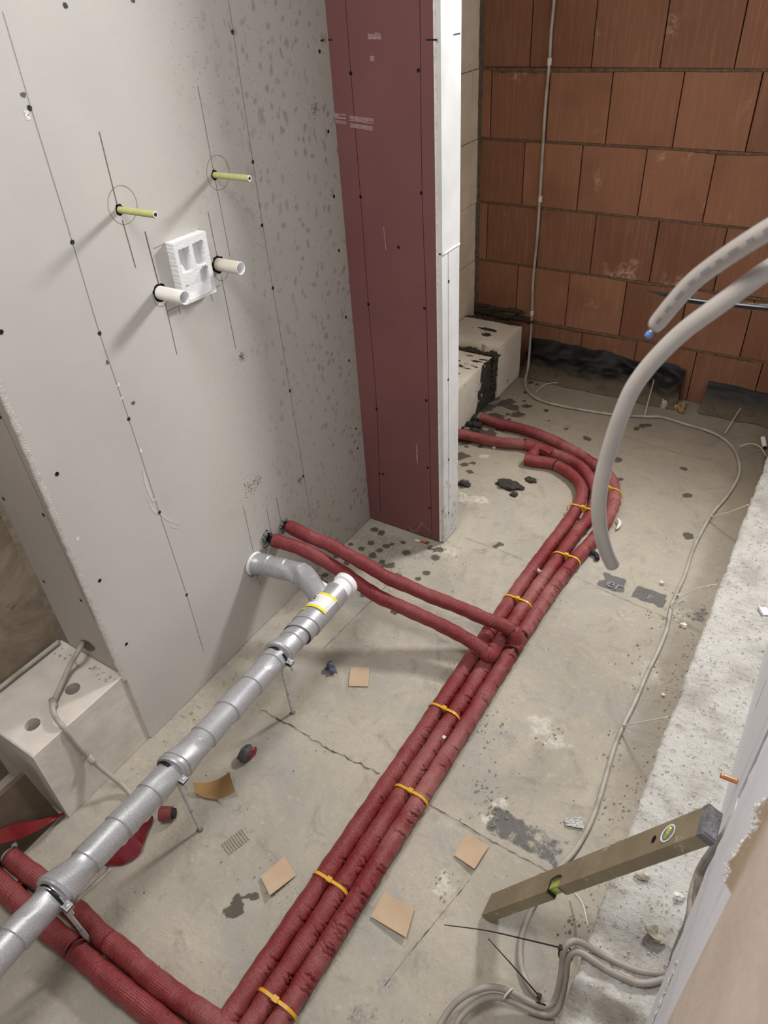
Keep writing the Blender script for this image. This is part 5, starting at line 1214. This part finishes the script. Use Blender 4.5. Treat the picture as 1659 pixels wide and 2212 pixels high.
m = MB(); P = [fl(1262, 1196, .008), fl(1275, 1192, .009), (fl(1288, 1198, .009)), fl(1290, 1208, .008)]; tube(m, P, .008, 12, .003); tag(m.obj('foam_ring', 'darkfoam', None, True), 'black curved foam ring piece beside the creased red pipe', 'foam scrap')
m = MB(); P = [fl(1333, 1120, .012), fl(1339, 1130, .012), fl(1332, 1143, .008)]; tube(m, P, .006, 10, .003, lambda s, th, L: .0065*np.sin(np.clip(s/L, .06, .94)*math.pi)**.5); tag(m.obj('plastic_peel', 'crumb', None, True), 'curved white shaving on the floor beyond the pale hose end', 'shaving')
m = MB(); tube(m, [fl(1648, 945, .03), fl(1652, 965, .012)], .009, 14, .004); o = m.obj('tube_piece', 'plastic', None, True); tag(o, 'short white tube piece standing at the sill end far from the camera', 'tube')
m = MB(); disc(m, fl(1652, 967, .012), .0065, (1, -1), .001, 14); m.obj('opening', 'holedark', o)
m = MB(); tube(m, [fl(908, 1169, .004), fl(921, 1171, .004)], .0038, 10, .003); o = m.obj('cigarette_butt', 'tobacco', None, True); tag(o, 'cigarette butt lying at the foot of the pink board', 'cigarette')
m = MB(); tube(m, [fl(897, 1167, .004), fl(908, 1169, .004)], .0038, 10, .003); m.obj('ash_end', 'crumb', o, True)
m = MB(); m.blob(fl(1098, 1047, .004), (.044, .026, .012), 11, .45, 26); tag(m.obj('mortar_lump', 'mortar', None, True), 'largest dark mortar lump on the floor inside the pipe bend', 'mortar', 'mortar lumps inside the pipe bend')
m = MB(); m.blob(fl(1147, 1037, .002), (.022, .016, .006), 21, .5, 16); tag(m.obj('mortar_lump', 'mortar', None, True), 'mortar lump on the floor between the largest lump and the pipe bend', 'mortar', 'mortar lumps inside the pipe bend')
m = MB(); m.blob(fl(1110, 1068, .002), (.014, .012, .006), 31, .5, 14); tag(m.obj('mortar_lump', 'mortar', None, True), 'smallest mortar lump touching the near side of the largest one', 'mortar', 'mortar lumps inside the pipe bend')
m = MB(); m.blob(fl(1003, 1045, .002), (.024, .015, .007), 33, .5, 14); tag(m.obj('mortar_lump', 'mortar', None, True), 'mortar lump on the floor close to the white pier', 'mortar', 'mortar lumps inside the pipe bend')
for k, (u, v, s_, lab) in enumerate([(1478, 882, .02, 'crumpled beige rag at the foot of the clay wall between the bitumen sheets')]):
    m = MB()
    for q_ in range(5): m.blob(fl(u+RNG.uniform(-14, 14), v+RNG.uniform(-8, 14), .012), (s_*RNG.uniform(.4, 1), s_*RNG.uniform(.3, .8), .013), q_+k*9, 1.0, 12)
    tag(m.obj('rag', 'rag', None, True), lab, 'rag')
m = MB(); m.blob(fl(1434, 875, .01), (.014, .01, .026), 8, .5, 10); tag(m.obj('plaster_chunk', 'pebble', None, True), 'pale plaster chunk leaning on the end of the long bitumen sheet', 'rubble')
n_ = 12; P = np.zeros((n_, n_, 3)); c = [fl(1218, 1768), fl(1256, 1766), fl(1262, 1792), (fl(1222, 1785))]
for i in range(n_):
    for j in range(n_):
        a_, b_ = i/(n_-1), j/(n_-1); p = (c[0]*(1-a_)+c[1]*a_)*(1-b_)+(c[3]*(1-a_)+c[2]*a_)*b_; p[2] = .004+.004*noise.noise(Vector((i*.8, j*.8, 0))); P[i, j] = p
tag(MB().sheet(P[:, ::-1], .0005).obj('film_scrap', 'film', None), 'crinkled clear film scrap beside the conduit', 'film')
for k, (u, v, s_, z0, lab) in enumerate([(1430, 1259, .009, 0, 'white stone on the floor next to the lettered strip'), (1462, 1285, .007, 0, 'white stone touching the conduit by the lettered strip'), (1477, 1350, .011, 0, 'torn white crumb on the floor between conduit and sill'),
                                       (1432, 1500, .006, 0, 'white crumb between the conduit and the middle of the sill'), (1165, 1233, .008, .045, 'white crumb lodged on the strapped pipes'), (960, 1592, .005, .045, 'small white crumb between the strapped pipes'),
                                       (1067, 967, .008, 0, 'white crumb beside the wrapped tee'), (1468, 1937, .011, .122, 'white gypsum chip on the sill by the bowed cable'), (1415, 2020, .02, .12, 'flat grey stone chip on the sill above the grey cables'),
                                       (1387, 1890, .013, .12, 'dark stone set in the sill under the spirit level')]):
    m = MB(); m.blob(fl(u, v, z0+s_*.45), (s_, s_*.75, s_*.55), k+200, .8, 8); tag(m.obj('stone_chip', 'crumb' if k not in (8, 9) else 'pebble', None), lab, 'stone', 'loose chips and crumbs')
# uncountable grit
def grit(name, label, cnt, fn, mt, smin, smax):
    m = MB()
    for k in range(cnt):
        p = fn()
        if p is None: continue
        s_ = smin+(smax-smin)*RNG.uniform()**3; a_ = RNG.uniform(0, 6, 3)
        base = [np.array(v) for v in ((1, 0, -.3), (-.5, .8, -.3), (-.5, -.8, -.3), (.1, .1, .8), (-.7, .1, .3), (.5, .5, .4))]
        ca2, sa2 = math.cos(a_[0]), math.sin(a_[0])
        vs = [(p[0]+s_*(b[0]*ca2-b[1]*sa2)*RNG.uniform(.6, 1.3), p[1]+s_*(b[0]*sa2+b[1]*ca2)*RNG.uniform(.6, 1.3), p[2]+s_*(b[2]+.3)) for b in base]
        m.add(vs, [(0, 2, 1), (0, 1, 5), (1, 4, 3), (1, 3, 5), (2, 4, 1), (0, 5, 3), (0, 3, 2), (2, 3, 4)])
    o = m.obj(name, mt, None); tag(o, label, 'grit', None, 'stuff'); return o
def near(pxs, sx, sy):
    def f():
        u, v = pxs[RNG.integers(len(pxs))]; p = fl(u+RNG.normal(0, sx), v+RNG.normal(0, sy)); return p if .01 < p[0] < 1.13 else None
    return f
grit('floor_grit', 'pale grit and small stones scattered on the floor', 900, near([(1400, 1440), (1330, 1600), (1060, 1755), (1070, 1740), (1040, 1690), (1050, 1560), (960, 1910), (1420, 1320), (1450, 1330), (1500, 1340), (1180, 1590), (330, 1620), (420, 1540), (500, 1470), (560, 1430), (1060, 1600), (980, 1200), (1320, 1750), (950, 1185), (1300, 1900), (1230, 2000), (1390, 1500), (600, 1900)], 22, 22), 'pebble', .0008, .005)
grit('dark_grit', 'dark crumbs scattered on the floor', 300, lambda: np.array([RNG.uniform(.02, 1.13), RNG.uniform(.1, 2.8), 0]), 'mortar', .0006, .0022)
grit('floor_dust_grains', 'pale fine grains all over the floor', 1300, lambda: np.array([RNG.uniform(.01, 1.14), RNG.uniform(.05, 2.9), 0]), 'pebble', .0005, .0022)
def sillp():
    x, y = RNG.uniform(1.16, 1.30), RNG.uniform(.25, 2.4); return np.array([x, y, (.12 if y > .6 else .085)])
grit('sill_grit', 'loose white crumbs on the concrete sill', 1500, sillp, 'crumb', .0008, .0038)
grit('edge_rubble', 'crumbled rubble along the foot of the concrete sill', 300, lambda: np.array([RNG.normal(1.13, .012), RNG.uniform(.4, 1.9), 0]), 'pebble', .001, .004)
